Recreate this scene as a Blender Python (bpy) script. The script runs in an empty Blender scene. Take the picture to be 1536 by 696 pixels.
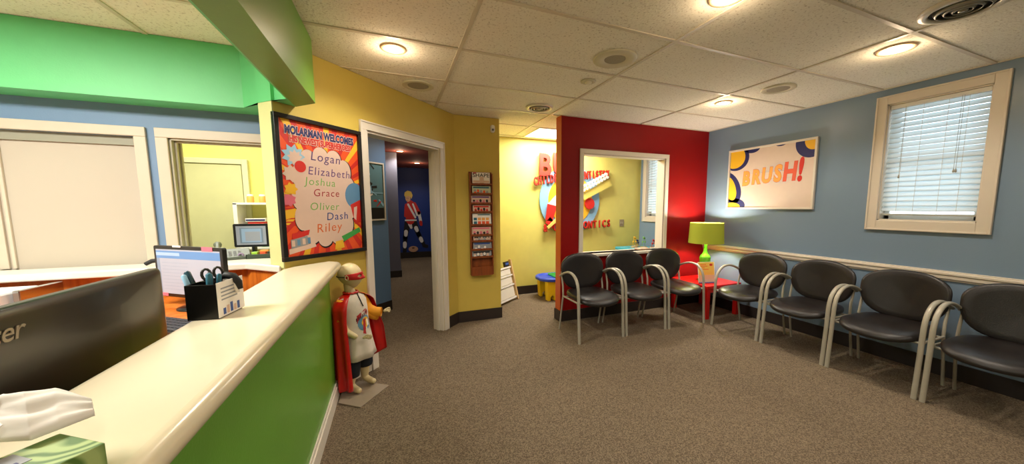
import bpy, math, random
from mathutils import Matrix, Vector
random.seed(7)
SC = bpy.context.scene
COL = SC.collection
PI = math.pi
CEIL = 2.40

# ------------------------------------------------------------------ materials
def s2l(c):
    return tuple(((v/255)/12.92 if v/255 <= .04045 else ((v/255+.055)/1.055)**2.4) for v in c)
_M = {}
def mat(name, rgb, rough=.6, metal=0, spec=.5, emit=0, noise=None, bump=None, coat=0, trans=0, alpha=None):
    """rgb in sRGB 0-255; noise=(scale, amount) mixes a darker tone; bump=(scale,strength)"""
    if name in _M: return _M[name]
    m = bpy.data.materials.new(name); m.use_nodes = True
    nt = m.node_tree; b = nt.nodes['Principled BSDF']
    c = s2l(rgb) + (1,)
    b.inputs['Base Color'].default_value = c
    b.inputs['Roughness'].default_value = rough
    b.inputs['Metallic'].default_value = metal
    b.inputs['Specular IOR Level'].default_value = spec
    b.inputs['Coat Weight'].default_value = coat
    if trans: b.inputs['Transmission Weight'].default_value = trans
    if emit:
        b.inputs['Emission Color'].default_value = c; b.inputs['Emission Strength'].default_value = emit
    tc = nt.nodes.new('ShaderNodeTexCoord')
    if noise is None: noise = (9, .05)
    n = nt.nodes.new('ShaderNodeTexNoise'); n.inputs['Scale'].default_value = noise[0]; n.inputs['Detail'].default_value = 4
    nt.links.new(tc.outputs['Object'], n.inputs['Vector'])
    mx = nt.nodes.new('ShaderNodeMixRGB'); mx.blend_type = 'MULTIPLY'; mx.inputs['Color1'].default_value = c
    k = 1-noise[1]
    r = nt.nodes.new('ShaderNodeValToRGB'); r.color_ramp.elements[0].position = .3; r.color_ramp.elements[1].position = .7
    r.color_ramp.elements[0].color = (k, k, k, 1); r.color_ramp.elements[1].color = (1, 1, 1, 1)
    nt.links.new(n.outputs['Fac'], r.inputs['Fac']); nt.links.new(r.outputs['Color'], mx.inputs['Color2']); mx.inputs['Fac'].default_value = 1
    nt.links.new(mx.outputs['Color'], b.inputs['Base Color'])
    if bump:
        n2 = nt.nodes.new('ShaderNodeTexNoise'); n2.inputs['Scale'].default_value = bump[0]; n2.inputs['Detail'].default_value = 3
        nt.links.new(tc.outputs['Object'], n2.inputs['Vector'])
        bp = nt.nodes.new('ShaderNodeBump'); bp.inputs['Strength'].default_value = bump[1]; bp.inputs['Distance'].default_value = .01
        nt.links.new(n2.outputs['Fac'], bp.inputs['Height']); nt.links.new(bp.outputs['Normal'], b.inputs['Normal'])
    _M[name] = m
    return m

def carpet_mat():
    m = mat('carpet', (128, 106, 90), .95, spec=.1, noise=(30, .08), bump=(260, .6))
    nt = m.node_tree; b = nt.nodes['Principled BSDF']
    tc = [n for n in nt.nodes if n.type == 'TEX_COORD'][0]
    v = nt.nodes.new('ShaderNodeTexVoronoi'); v.inputs['Scale'].default_value = 190
    nt.links.new(tc.outputs['Object'], v.inputs['Vector'])
    r = nt.nodes.new('ShaderNodeValToRGB'); e = r.color_ramp.elements
    e[0].position = 0; e[0].color = s2l((92, 80, 66))+(1,)
    e[1].position = 1; e[1].color = s2l((146, 130, 108))+(1,)
    x = e.new(.5); x.color = s2l((119, 104, 86))+(1,)
    sep = nt.nodes.new('ShaderNodeSeparateColor')
    nt.links.new(v.outputs['Color'], sep.inputs['Color']); nt.links.new(sep.outputs['Red'], r.inputs['Fac'])
    nz = nt.nodes.new('ShaderNodeTexNoise'); nz.inputs['Scale'].default_value = 1.1; nz.inputs['Detail'].default_value = 5
    nt.links.new(tc.outputs['Object'], nz.inputs['Vector'])
    r2 = nt.nodes.new('ShaderNodeValToRGB'); r2.color_ramp.elements[0].position = .35; r2.color_ramp.elements[1].position = .65
    r2.color_ramp.elements[0].color = (.88, .88, .88, 1); r2.color_ramp.elements[1].color = (1, 1, 1, 1)
    nt.links.new(nz.outputs['Fac'], r2.inputs['Fac'])
    mx = nt.nodes.new('ShaderNodeMixRGB'); mx.blend_type = 'MULTIPLY'; mx.inputs['Fac'].default_value = 1
    nt.links.new(r.outputs['Color'], mx.inputs['Color1']); nt.links.new(r2.outputs['Color'], mx.inputs['Color2'])
    nt.links.new(mx.outputs['Color'], b.inputs['Base Color'])
    return m

def tile_mat():
    m = mat('ceiling_tile', (225, 220, 205), .95, spec=.1, noise=(3, .05), bump=(90, .25))
    nt = m.node_tree; b = nt.nodes['Principled BSDF']
    tc = [n for n in nt.nodes if n.type == 'TEX_COORD'][0]
    n = nt.nodes.new('ShaderNodeTexNoise'); n.inputs['Scale'].default_value = 75; n.inputs['Detail'].default_value = 6; n.inputs['Roughness'].default_value = .7
    nt.links.new(tc.outputs['Object'], n.inputs['Vector'])
    r = nt.nodes.new('ShaderNodeValToRGB'); e = r.color_ramp.elements
    e[0].position = .36; e[0].color = s2l((196, 188, 168))+(1,); e[1].position = .45; e[1].color = s2l((240, 236, 220))+(1,)
    nt.links.new(n.outputs['Fac'], r.inputs['Fac']); nt.links.new(r.outputs['Color'], b.inputs['Base Color'])
    return m

def wood_mat(name, dark, light, scale=6):
    m = mat(name, light, .4, spec=.4)
    nt = m.node_tree; b = nt.nodes['Principled BSDF']
    tc = [n for n in nt.nodes if n.type == 'TEX_COORD'][0]
    mp = nt.nodes.new('ShaderNodeMapping'); mp.inputs['Scale'].default_value = (1, 1, .12)
    w = nt.nodes.new('ShaderNodeTexNoise'); w.inputs['Scale'].default_value = scale*6; w.inputs['Detail'].default_value = 5
    nt.links.new(tc.outputs['Object'], mp.inputs['Vector']); nt.links.new(mp.outputs['Vector'], w.inputs['Vector'])
    r = nt.nodes.new('ShaderNodeValToRGB'); e = r.color_ramp.elements
    e[0].position = .3; e[0].color = s2l(dark)+(1,); e[1].position = .7; e[1].color = s2l(light)+(1,)
    nt.links.new(w.outputs['Fac'], r.inputs['Fac']); nt.links.new(r.outputs['Color'], b.inputs['Base Color'])
    return m

def slat_mat():
    m = bpy.data.materials.new('blind_slat'); m.use_nodes = True
    nt = m.node_tree; nt.nodes.remove(nt.nodes['Principled BSDF']); out = nt.nodes['Material Output']
    d = nt.nodes.new('ShaderNodeBsdfDiffuse'); d.inputs['Color'].default_value = (.86, .88, .88, 1)
    t = nt.nodes.new('ShaderNodeBsdfTranslucent'); t.inputs['Color'].default_value = (.80, .87, .90, 1)
    n = nt.nodes.new('ShaderNodeTexNoise'); n.inputs['Scale'].default_value = 6
    mx = nt.nodes.new('ShaderNodeMixShader'); mp = nt.nodes.new('ShaderNodeMapRange')
    mp.inputs['To Min'].default_value = .50; mp.inputs['To Max'].default_value = .58
    nt.links.new(n.outputs['Fac'], mp.inputs['Value']); nt.links.new(mp.outputs['Result'], mx.inputs['Fac'])
    nt.links.new(d.outputs[0], mx.inputs[1]); nt.links.new(t.outputs[0], mx.inputs[2]); nt.links.new(mx.outputs[0], out.inputs['Surface'])
    return m

def shade_mat():
    m = bpy.data.materials.new('lamp_shade_fabric'); m.use_nodes = True
    nt = m.node_tree; nt.nodes.remove(nt.nodes['Principled BSDF']); out = nt.nodes['Material Output']
    d = nt.nodes.new('ShaderNodeBsdfDiffuse'); d.inputs['Color'].default_value = s2l((170, 178, 66))+(1,)
    t = nt.nodes.new('ShaderNodeBsdfTranslucent'); t.inputs['Color'].default_value = s2l((150, 172, 30))+(1,)
    mx = nt.nodes.new('ShaderNodeMixShader'); w = nt.nodes.new('ShaderNodeTexNoise'); w.inputs['Scale'].default_value = 60
    mp = nt.nodes.new('ShaderNodeMapRange'); mp.inputs['To Min'].default_value = .05; mp.inputs['To Max'].default_value = .08
    nt.links.new(w.outputs['Fac'], mp.inputs['Value']); nt.links.new(mp.outputs['Result'], mx.inputs['Fac'])
    nt.links.new(d.outputs[0], mx.inputs[1]); nt.links.new(t.outputs[0], mx.inputs[2]); nt.links.new(mx.outputs[0], out.inputs['Surface'])
    return m

CARPET = carpet_mat(); TILE = tile_mat(); SLAT = slat_mat(); SHADE = shade_mat()
BLUE = mat('blue_paint', (122, 144, 166), .32, spec=.45, noise=(2, .03), bump=(120, .06))
BLUE2 = mat('reception_blue_paint', (112, 140, 172), .5, bump=(120, .06))
HALLBLUE = mat('hall_blue_paint', (96, 128, 168), .5)
DEEPBLUE = mat('deep_blue_paint', (20, 52, 130), .5)
RED = mat('red_paint', (140, 4, 4), .5, spec=.25, bump=(120, .06))
YEL = mat('yellow_paint', (206, 182, 84), .5, spec=.4, bump=(120, .06))
YELB = mat('bright_yellow_paint', (228, 220, 118), .5, bump=(120, .06))
GREEN = mat('green_paint', (98, 162, 50), .28, spec=.5, bump=(120, .05))
GREENS = mat('soffit_green_paint', (104, 204, 130), .45, bump=(120, .05))
GREENO = mat('outer_soffit_green_paint', (98, 146, 52), .4, bump=(120, .05))
TRIM = mat('trim_paint', (216, 205, 188), .35, noise=(4, .04))
TRIMW = mat('white_trim_paint', (222, 214, 200), .35, noise=(4, .04))
PALE = mat('pale_green_paint', (212, 214, 150), .5)
DBASE = mat('dark_vinyl_base', (42, 34, 32), .45)
TBAR = mat('ceiling_bar', (214, 204, 184), .45, noise=(5, .08))
WHITE = mat('white_plastic', (230, 228, 222), .35)
CREAM = mat('cream_laminate', (222, 210, 180), .22, spec=.5, noise=(7, .03))
BLACK = mat('black_plastic', (14, 13, 13), .3)
BLACKM = mat('matte_black', (20, 19, 19), .6)
DARK = mat('dark_gap', (10, 9, 8), .8)
VINYL = mat('black_vinyl', (29, 24, 23), .36, spec=.5, noise=(12, .15), bump=(260, .12))
FRAME = mat('grey_metal', (172, 166, 150), .38, metal=.2, noise=(14, .08))
GREYP = mat('grey_plastic', (105, 108, 108), .5)
CHROME = mat('chrome', (190, 190, 190), .2, metal=1)
REDLAM = mat('red_laminate', (206, 24, 18), .3)
WOOD = wood_mat('orange_wood', (172, 84, 20), (212, 122, 40))
RACKW = wood_mat('rack_wood', (110, 52, 20), (150, 78, 34))
PINE = wood_mat('pale_wood', (196, 160, 108), (222, 192, 140))
SKIN = mat('mannequin_skin', (214, 196, 150), .4, noise=(10, .05))
REDC = mat('red_satin', (198, 16, 12), .3, spec=.6, noise=(25, .12))
SHIRT = mat('white_cotton', (214, 204, 188), .85, noise=(40, .08))
ORANGEC = mat('orange_cloth', (238, 158, 26), .7)
NAVY = mat('navy_cloth', (18, 24, 36), .85)
PLATE = mat('frosted_acrylic', (150, 136, 118), .25)
GREENBASE = mat('lime_ceramic', (96, 170, 30), .25, coat=.4)
GLASS = mat('window_glass', (240, 248, 250), .02, trans=1)

def flat(name, rgb, rough=.55): return mat(name, rgb, rough, noise=(20, .03))
P_ORANGE = flat('print_orange', (236, 84, 26)); P_RED = flat('print_red', (206, 40, 30)); P_YEL = flat('print_yellow', (240, 186, 40))
P_CLOUD = flat('print_cloud', (220, 192, 176)); P_BLACK = flat('print_black', (20, 18, 24)); P_WHITE = flat('print_white', (240, 234, 226))
P_BLUE = flat('print_blue', (92, 140, 180)); P_NAVY = flat('print_navy', (34, 38, 96)); P_GREEN = flat('print_green', (60, 160, 70))
P_PINK = flat('print_pink', (222, 110, 130)); P_LBLUE = flat('print_light_blue', (150, 196, 222)); P_GREY = flat('print_grey', (150, 152, 156))
P_PURPLE = flat('print_purple', (104, 70, 130)); P_LGREEN = flat('print_pale_green', (130, 186, 100)); P_MBLUE = flat('marker_blue', (50, 80, 150))
P_MVIO = flat('marker_violet', (84, 60, 120)); P_MRED = flat('marker_red', (176, 50, 64)); P_MORG = flat('marker_orange', (226, 112, 50))
P_LORANGE = flat('print_light_orange', (240, 168, 80)); P_PEACH = flat('print_peach', (216, 182, 158)); P_TEAL = flat('print_teal', (40, 104, 124))

# ------------------------------------------------------------------ mesh builder
def TR(o, x=(1, 0, 0), y=(0, 1, 0)):
    """matrix with origin o, local x and y axes"""
    x = Vector(x).normalized(); y = Vector(y).normalized(); z = x.cross(y)
    return Matrix(((x.x, y.x, z.x, o[0]), (x.y, y.y, z.y, o[1]), (x.z, y.z, z.z, o[2]), (0, 0, 0, 1)))

INV = {}
class MB:
    def __init__(s): s.v = []; s.f = []; s.m = []; s.sm = []
    def add(s, vs, fs, m=0, T=None, smooth=False):
        o = len(s.v)
        s.v += [tuple(T @ Vector(p)) if T else tuple(p) for p in vs]
        for f in fs: s.f.append([o+i for i in f]); s.m.append(m); s.sm.append(smooth)
        return s
    def box(s, x0, y0, z0, x1, y1, z1, m=0, T=None):
        x0, x1 = sorted((x0, x1)); y0, y1 = sorted((y0, y1)); z0, z1 = sorted((z0, z1))
        v = [(x0, y0, z0), (x1, y0, z0), (x1, y1, z0), (x0, y1, z0), (x0, y0, z1), (x1, y0, z1), (x1, y1, z1), (x0, y1, z1)]
        return s.add(v, [(0, 3, 2, 1), (4, 5, 6, 7), (0, 1, 5, 4), (1, 2, 6, 5), (2, 3, 7, 6), (3, 0, 4, 7)], m, T)
    def prism(s, pts, z0, z1, m=0, T=None):
        a = sum(pts[i][0]*pts[(i+1) % len(pts)][1]-pts[(i+1) % len(pts)][0]*pts[i][1] for i in range(len(pts)))
        if a < 0: pts = pts[::-1]
        n = len(pts)
        v = [(p[0], p[1], z0) for p in pts]+[(p[0], p[1], z1) for p in pts]
        f = [list(range(n))[::-1], list(range(n, 2*n))]+[(i, (i+1) % n, n+(i+1) % n, n+i) for i in range(n)]
        return s.add(v, f, m, T)
    def rings(s, rs, m=0, T=None, cap=True, closed=False, smooth=True):
        n = len(rs[0]); v = [p for r in rs for p in r]; f = []
        K = len(rs)
        for k in range(K if closed else K-1):
            a = k*n; b = ((k+1) % K)*n
            for i in range(n): f.append((a+i, a+(i+1) % n, b+(i+1) % n, b+i))
        s.add(v, f, m, T, smooth)
        if cap and not closed:
            s.add(rs[0], [list(range(n))[::-1]], m, T); s.add(rs[-1], [list(range(n))], m, T)
        return s
    def tube(s, path, r, seg=10, m=0, T=None, ry=None, up=(0, 0, 1), closed=False, cap=True):
        P = [Vector(p) for p in path]; rs = []; N = len(P)
        prev = None
        for i, p in enumerate(P):
            if closed: d = P[(i+1) % N]-P[i-1]
            else: d = P[min(i+1, N-1)]-P[max(i-1, 0)]
            d.normalize()
            if prev is None:
                u = Vector(up)
                if abs(u.dot(d)) > .95: u = Vector((1, 0, 0)) if abs(d.x) < .9 else Vector((0, 1, 0))
                a = d.cross(u).normalized()
            else:
                a = (prev-d*prev.dot(d)).normalized()
            prev = a; b = a.cross(d)
            rr = r[i] if isinstance(r, (list, tuple)) else r
            r2 = rr if ry is None else ry
            rs.append([p+a*math.cos(t*2*PI/seg)*rr+b*math.sin(t*2*PI/seg)*r2 for t in range(seg)])
        return s.rings(rs, m, T, cap=cap, closed=closed)
    def lathe(s, prof, seg=32, m=0, T=None, cap=True):
        rs = [[(r*math.cos(t*2*PI/seg), r*math.sin(t*2*PI/seg), z) for t in range(seg)] for r, z in prof]
        return s.rings(rs, m, T, cap=cap)
    def disc(s, r, z0, z1, m=0, T=None, seg=32, sx=1, sy=1):
        return s.prism([(r*sx*math.cos(t*2*PI/seg), r*sy*math.sin(t*2*PI/seg)) for t in range(seg)], z0, z1, m, T)
    def sphere(s, c, r, m=0, T=None, seg=16, sc=(1, 1, 1)):
        rs = []
        for k in range(1, seg//2):
            a = PI*k/(seg//2)
            rs.append([(c[0]+r*sc[0]*math.sin(a)*math.cos(t*2*PI/seg), c[1]+r*sc[1]*math.sin(a)*math.sin(t*2*PI/seg), c[2]-r*sc[2]*math.cos(a)) for t in range(seg)])
        return s.rings(rs, m, T)
    def text(s, body, size, T, m=0, depth=.0004, off=0.0, shear=0.0, align='CENTER', sx=1.0, space=1.0):
        cu = bpy.data.curves.new('t', 'FONT'); cu.body = body; cu.size = size; cu.extrude = depth; cu.offset = off
        cu.shear = shear; cu.align_x = align; cu.align_y = 'CENTER'; cu.resolution_u = 3; cu.space_character = space
        o = bpy.data.objects.new('t', cu); COL.objects.link(o)
        dg = bpy.context.evaluated_depsgraph_get(); dg.update()
        me = bpy.data.meshes.new_from_object(o.evaluated_get(dg))
        S = Matrix.Diagonal((sx, 1, 1, 1))
        s.add([tuple(S @ v.co) for v in me.vertices], [list(p.vertices) for p in me.polygons], m, T)
        bpy.data.objects.remove(o); bpy.data.curves.remove(cu); bpy.data.meshes.remove(me)
        return s
    def build(s, name, mats, parent=None, bevel=0, smooth=None, subsurf=0, seg=2):
        me = bpy.data.meshes.new(name)
        iv = INV[parent.name] if parent else Matrix.Identity(4)
        me.from_pydata([tuple(iv @ Vector(p)) for p in s.v], [], s.f)
        if not isinstance(mats, (list, tuple)): mats = [mats]
        for m in mats: me.materials.append(m)
        for p, mi, sm in zip(me.polygons, s.m, s.sm):
            p.material_index = mi; p.use_smooth = sm if smooth is None else smooth
        me.update()
        o = bpy.data.objects.new(name, me); COL.objects.link(o)
        if parent: o.parent = parent
        INV[o.name] = iv
        if bevel:
            b = o.modifiers.new('bevel', 'BEVEL'); b.width = bevel; b.segments = seg; b.limit_method = 'ANGLE'; b.angle_limit = .7
        if subsurf:
            b = o.modifiers.new('sub', 'SUBSURF'); b.levels = subsurf; b.render_levels = subsurf
        return o

def tag(o, label, cat, group=None, kind=None):
    if label: o['label'] = label
    if cat: o['category'] = cat
    if group: o['group'] = group
    if kind: o['kind'] = kind
    return o
def thing(name, label, cat, loc=(0, 0, 0), rz=0, group=None):
    o = bpy.data.objects.new(name, None); COL.objects.link(o); o.empty_display_size = .1
    o.location = loc; o.rotation_euler = (0, 0, rz)
    INV[o.name] = (Matrix.Translation(loc) @ Matrix.Rotation(rz, 4, 'Z')).inverted()
    return tag(o, label, cat, group)
def struct(o, label=None):
    o['kind'] = 'structure'
    if label: o['label'] = label
    return o
def copy_tree(o, parent=None):
    c = o.copy(); COL.objects.link(c)
    if parent: c.parent = parent
    for ch in list(o.children): copy_tree(ch, c)
    return c
def rrect(cx, cy, w, h, r, n=5):
    pts = []
    for (sx, sy, a0) in ((1, 1, 0), (-1, 1, 90), (-1, -1, 180), (1, -1, 270)):
        for k in range(n+1):
            a = math.radians(a0+90*k/n)
            pts.append((cx+sx*(w/2-r)+r*math.cos(a), cy+sy*(h/2-r)+r*math.sin(a)))
    return pts
def wallbox(mb, a, b, th, z0, z1, m=0):
    """box whose front face runs a->b (plan), thickness to the left of a->b"""
    a = Vector(a); b = Vector(b); d = (b-a).normalized(); n = Vector((-d.y, d.x))
    return mb.prism([tuple(a), tuple(b), tuple(b+n*th), tuple(a+n*th)], z0, z1, m)

# ------------------------------------------------------------------ camera
def camera():
    f, yaw, pitch, roll, cx, cy = 510.86, .38712, .10306, -.00131, 799.89, 363.17
    c, s = math.cos(yaw), math.sin(yaw)
    fw = Vector((s*math.cos(pitch), c*math.cos(pitch), -math.sin(pitch))); r = Vector((c, -s, 0)); u = r.cross(fw)
    r2 = r*math.cos(roll)+u*math.sin(roll); u2 = -r*math.sin(roll)+u*math.cos(roll)
    cam = bpy.data.cameras.new('camera'); o = bpy.data.objects.new('camera', cam); COL.objects.link(o)
    cam.sensor_fit = 'HORIZONTAL'; cam.sensor_width = 36; cam.lens = f/1536*36
    cam.shift_x = (768-cx)/1536; cam.shift_y = (cy-348)/1536; cam.clip_start = .02
    o.matrix_world = Matrix(((r2.x, u2.x, -fw.x, 0), (r2.y, u2.y, -fw.y, 0), (r2.z, u2.z, -fw.z, 1.37), (0, 0, 0, 1)))
    SC.camera = o
camera()

# ------------------------------------------------------------------ room shell
XR, YR, YB = 4.08, 3.56, 4.95        # blue wall, red wall front, playroom back wall
YW = 3.05                            # reception window wall
SD = Vector((.697, .717)).normalized()  # direction of the poster wall
S0 = Vector((-.668, 2.614))          # its free end
def pw(t, off=0):                    # point on the poster wall, t metres from the old origin, off = into the room
    p = Vector((-.455, 2.833))+SD*t+Vector((SD.y, -SD.x))*off
    return (p.x, p.y)
MC = pw(1.60)                        # corner with the magazine wall
YM = MC[1]
struct(MB().box(-3.6, -3.2, -.05, 4.4, 10.0, 0).build('floor', CARPET))

m = MB()
m.box(-3.6, -3.2, CEIL+.003, 4.4, 5.2, CEIL+.06)
struct(m.build('ceiling', TILE))
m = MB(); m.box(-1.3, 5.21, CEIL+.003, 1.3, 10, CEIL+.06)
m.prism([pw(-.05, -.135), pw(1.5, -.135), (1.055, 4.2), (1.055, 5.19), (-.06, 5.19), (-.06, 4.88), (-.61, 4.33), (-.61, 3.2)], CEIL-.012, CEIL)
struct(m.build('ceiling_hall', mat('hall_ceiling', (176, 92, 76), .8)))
# ceiling grid
m = MB(); w = .012
for k in range(-0, 4):
    x = .444+1.22*k+(.01*k)
    m.box(x-w, -3.1, CEIL-.004, x+w, 5.0, CEIL+.004)
m.box(-1.33-w, -3.1, CEIL-.004, -1.33+w, 2.86, CEIL+.004)
for k in range(-9, 5):
    y = 2.36+.615*k
    m.box(-3.2, y-w, CEIL-.004, -.57, y+w, CEIL+.004) if y < 2.8 else None
    m.box(-.43, y-w, CEIL-.003, XR, y+w, CEIL+.003)
m.box(XR-.02, -3, CEIL-.004, XR, YR, CEIL+.004); m.box(1.8, YR-.02, CEIL-.004, XR, YR, CEIL+.004)
struct(m.build('ceiling_trim', TBAR))

# blue wall with two window openings (window y0,y1,z0,z1 are the clear openings)
WIN = [(1.118, 1.698, 1.245, 2.26), (4.20, 4.79, 1.20, 2.26)]
m = MB(); ys = -3.1
for (a, b, z0, z1) in WIN:
    m.box(XR, ys, 0, XR+.16, a, CEIL); m.box(XR, a, 0, XR+.16, b, z0); m.box(XR, a, z1, XR+.16, b, CEIL); ys = b
m.box(XR, ys, 0, XR+.16, YB+.1, CEIL)
struct(m.build('wall_right', BLUE))
struct(MB().box(-3.4, -3.2, 0, XR+.16, -3.1, CEIL).build('wall_behind', mat('cream_wall', (214, 206, 186), .6)))
struct(MB().box(-3.3, -3.1, 0, -3.2, 5.4, CEIL).build('wall_left', mat('cream_wall', (214, 206, 186), .6)))

# red wall with opening
ox0, ox1, oz0, oz1 = 2.09, 3.325, .80, 1.995
RX0 = 1.80; T_ = .13
m = MB()
m.box(RX0, YR, 0, ox0, YR+T_, CEIL); m.box(ox1, YR, 0, XR, YR+T_, CEIL)
m.box(ox0, YR, 0, ox1, YR+T_, oz0); m.box(ox0, YR, oz1, ox1, YR+T_, CEIL)
struct(m.build('wall_red', RED))
struct(MB().box(RX0-.003, YR, 0, RX0, YR+T_, CEIL).build('wall_red_lit_end', mat('lit_red_wall_paint', (196, 84, 20), .45)))  # end of the red wall coloured orange for the light falling on it
# casing of the opening
c = thing('trim_1', None, None, (2.7, YR, .8)); struct(c)
m = MB(); cw = .052
for y0, y1 in ((YR-.018, YR), (YR+T_, YR+T_+.018)):
    m.box(ox0-cw, y0, oz0-.05, ox0, y1, oz1); m.box(ox1, y0, oz0-.05, ox1+cw, y1, oz1); m.box(ox0-cw, y0, oz1, ox1+cw, y1, oz1+cw)
m.box(ox0, YR, oz0, ox0+.012, YR+T_, oz1); m.box(ox1-.012, YR, oz0, ox1, YR+T_, oz1); m.box(ox0+.012, YR, oz1-.012, ox1-.012, YR+T_, oz1)
o = m.build('opening_casing', TRIMW, c, bevel=.004)
MB().box(ox0-.07, YR-.045, oz0-.035, ox1+.07, YR+T_+.06, oz0).build('opening_sill', TRIMW, c, bevel=.008)

# playroom back wall, magazine column
struct(MB().box(1.05, YB, 0, XR+.16, YB+.12, CEIL).build('wall_playroom_back', YELB))
m = MB(); m.prism([MC, (1.19, YM), (1.19, YB), (1.06, YB), (1.06, YM+.12), (MC[0]-.05, YM+.12)], 0, CEIL)
struct(m.build('wall_magazine', YEL))
# poster wall (45 deg) with doorway
DL, DR, DT = .39, 1.33, 1.985
PT = .13
m = MB()
a = Vector(S0); 
wallbox(m, pw(-.302), pw(DL), PT, 0, CEIL); wallbox(m, pw(DR), pw(1.60), PT, 0, CEIL); wallbox(m, pw(DL), pw(DR), PT, DT, CEIL)
struct(m.build('wall_poster', YEL))
n_ = Vector((-SD.y, SD.x))
# pale post cap on the free end
e0 = Vector(pw(-.302)); m = MB()
m.prism([tuple(e0-SD*.006), tuple(e0), tuple(e0+n_*PT), tuple(e0-SD*.006+n_*PT)], 0, 2.02)
struct(m.build('trim_post', PALE))
# door casing
d1 = thing('door_1', None, None, (pw(.86)[0], pw(.86)[1], 0)); struct(d1)
m = MB()
def pbox(mb, t0, t1, o0, o1, z0, z1, mi=0):
    mb.prism([pw(t0, o0), pw(t1, o0), pw(t1, o1), pw(t0, o1)], z0, z1, mi)
for s0, s1 in ((.0, .018), (-PT-.018, -PT)):
    pbox(m, DL-.066, DL, s0, s1, 0, DT); pbox(m, DR, DR+.066, s0, s1, 0, DT); pbox(m, DL-.066, DR+.066, s0, s1, DT, DT+.07)
    pbox(m, DL-.066, DL-.052, s1, s1+.006, 0, DT+.056) if s0 == 0 else None
    pbox(m, DR+.052, DR+.066, s1, s1+.006, 0, DT+.056) if s0 == 0 else None
    pbox(m, DL-.066, DR+.066, s1, s1+.006, DT+.056, DT+.07) if s0 == 0 else None
m.build('door_casing', TRIMW, d1, bevel=.003)
m = MB()
pbox(m, DL, DL+.018, -PT, 0, 0, DT); pbox(m, DR-.018, DR, -PT, 0, 0, DT); pbox(m, DL+.018, DR-.018, -PT, 0, DT-.018, DT)
pbox(m, DR-.03, DR-.018, -.085, -.045, 0, DT-.018); pbox(m, DL+.018, DL+.03, -.085, -.045, 0, DT-.018)
m.build('door_jamb', TRIMW, d1, bevel=.002)

# reception window wall
W1 = (-3.1, -1.525, 1.0, 1.825); W2 = (-1.36, -.62, 1.0, 1.825)
m = MB(); x0 = -3.2
for (a, b, z0, z1) in (W1, W2):
    m.box(x0, YW, 0, a, YW+.12, CEIL); m.box(a, YW, 0, b, YW+.12, z0-.03); m.box(a, YW, z1, b, YW+.12, CEIL); x0 = b
m.box(x0, YW, 0, -.35, YW+.12, CEIL)
struct(m.build('wall_reception_back', BLUE2))
FR = mat('beige_frame_paint', (206, 192, 172), .4)
w1 = thing('window_1', None, None, (-2.3, YW, 1.0)); struct(w1)
m = MB(); cw = .06
m.box(W1[0]-cw, YW-.018, .96, W1[0], YW, W1[3]); m.box(W1[1], YW-.018, .96, W1[1]+cw, YW, W1[3]); m.box(W1[0]-cw, YW-.018, W1[3], W1[1]+cw, YW, W1[3]+cw)
m.build('window_casing', FR, w1, bevel=.004)
PANEL = mat('shade_panel', (188, 177, 160), .6, noise=(2, .04))
m = MB(); m.box(W1[0], YW+.035, W1[2]-.02, W1[1], YW+.045, W1[3]-.055)
m.build('window_shade', PANEL, w1)
m = MB(); m.box(W1[0], YW+.02, W1[3]-.055, W1[1], YW+.06, W1[3])
m.build('shade_header', mat('grey_green_rail', (150, 148, 130), .5), w1)
m = MB(); m.box(-2.20, YW+.02, W1[2], -2.16, YW+.035, W1[3]-.055); m.box(-2.145, YW+.02, W1[2], -2.13, YW+.035, W1[3]-.055)
m.build('window_mullion', FR, w1, bevel=.003)
w2 = thing('window_2', None, None, (-1.0, YW, 1.0)); struct(w2)
m = MB(); cw = .062
m.box(W2[0]-cw, YW-.018, .96, W2[0], YW, W2[3]); m.box(W2[1], YW-.018, .96, W2[1]+cw, YW, W2[3]); m.box(W2[0]-cw, YW-.018, W2[3], W2[1]+cw, YW, W2[3]+cw)
m.build('window_casing', FR, w2, bevel=.004)
m = MB()
m.box(W2[0], YW, W2[2]-.03, W2[0]+.012, YW+.12, W2[3]); m.box(W2[0]+.012, YW+.03, W2[2], W2[0]+.024, YW+.05, W2[3]); m.box(W2[0]+.012, YW+.08, W2[2], W2[0]+.024, YW+.10, W2[3])
m.box(W2[0], YW, W2[3]-.012, W2[1], YW+.12, W2[3]); m.box(W2[0], YW+.03, W2[3]-.024, W2[1], YW+.05, W2[3]-.012)
m.build('window_track', mat('grey_track', (186, 180, 160), .4), w2, bevel=.002)

# yellow office behind the reception
struct(MB().box(-3.2, 5.4, 0, -.55, 5.5, CEIL).build('wall_office_back', YELB))
struct(MB().box(-.70, YW+.12, 0, -.62, 5.4, CEIL).build('wall_office_side', YELB))
d2 = thing('door_2', None, None, (-2.1, 5.4, 0)); struct(d2)
PDOOR = mat('pale_door_paint', (206, 204, 150), .45)
MB().box(-2.6, 5.365, 0, -1.74, 5.40, 1.89).build('door_leaf', PDOOR, d2, bevel=.003)
m = MB(); m.box(-2.67, 5.35, 0, -2.61, 5.40, 1.96); m.box(-1.73, 5.35, 0, -1.67, 5.40, 1.96); m.box(-2.61, 5.35, 1.90, -1.73, 5.40, 1.96)
m.build('door_casing', mat('pale_casing', (214, 212, 168), .45), d2, bevel=.004)

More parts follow.
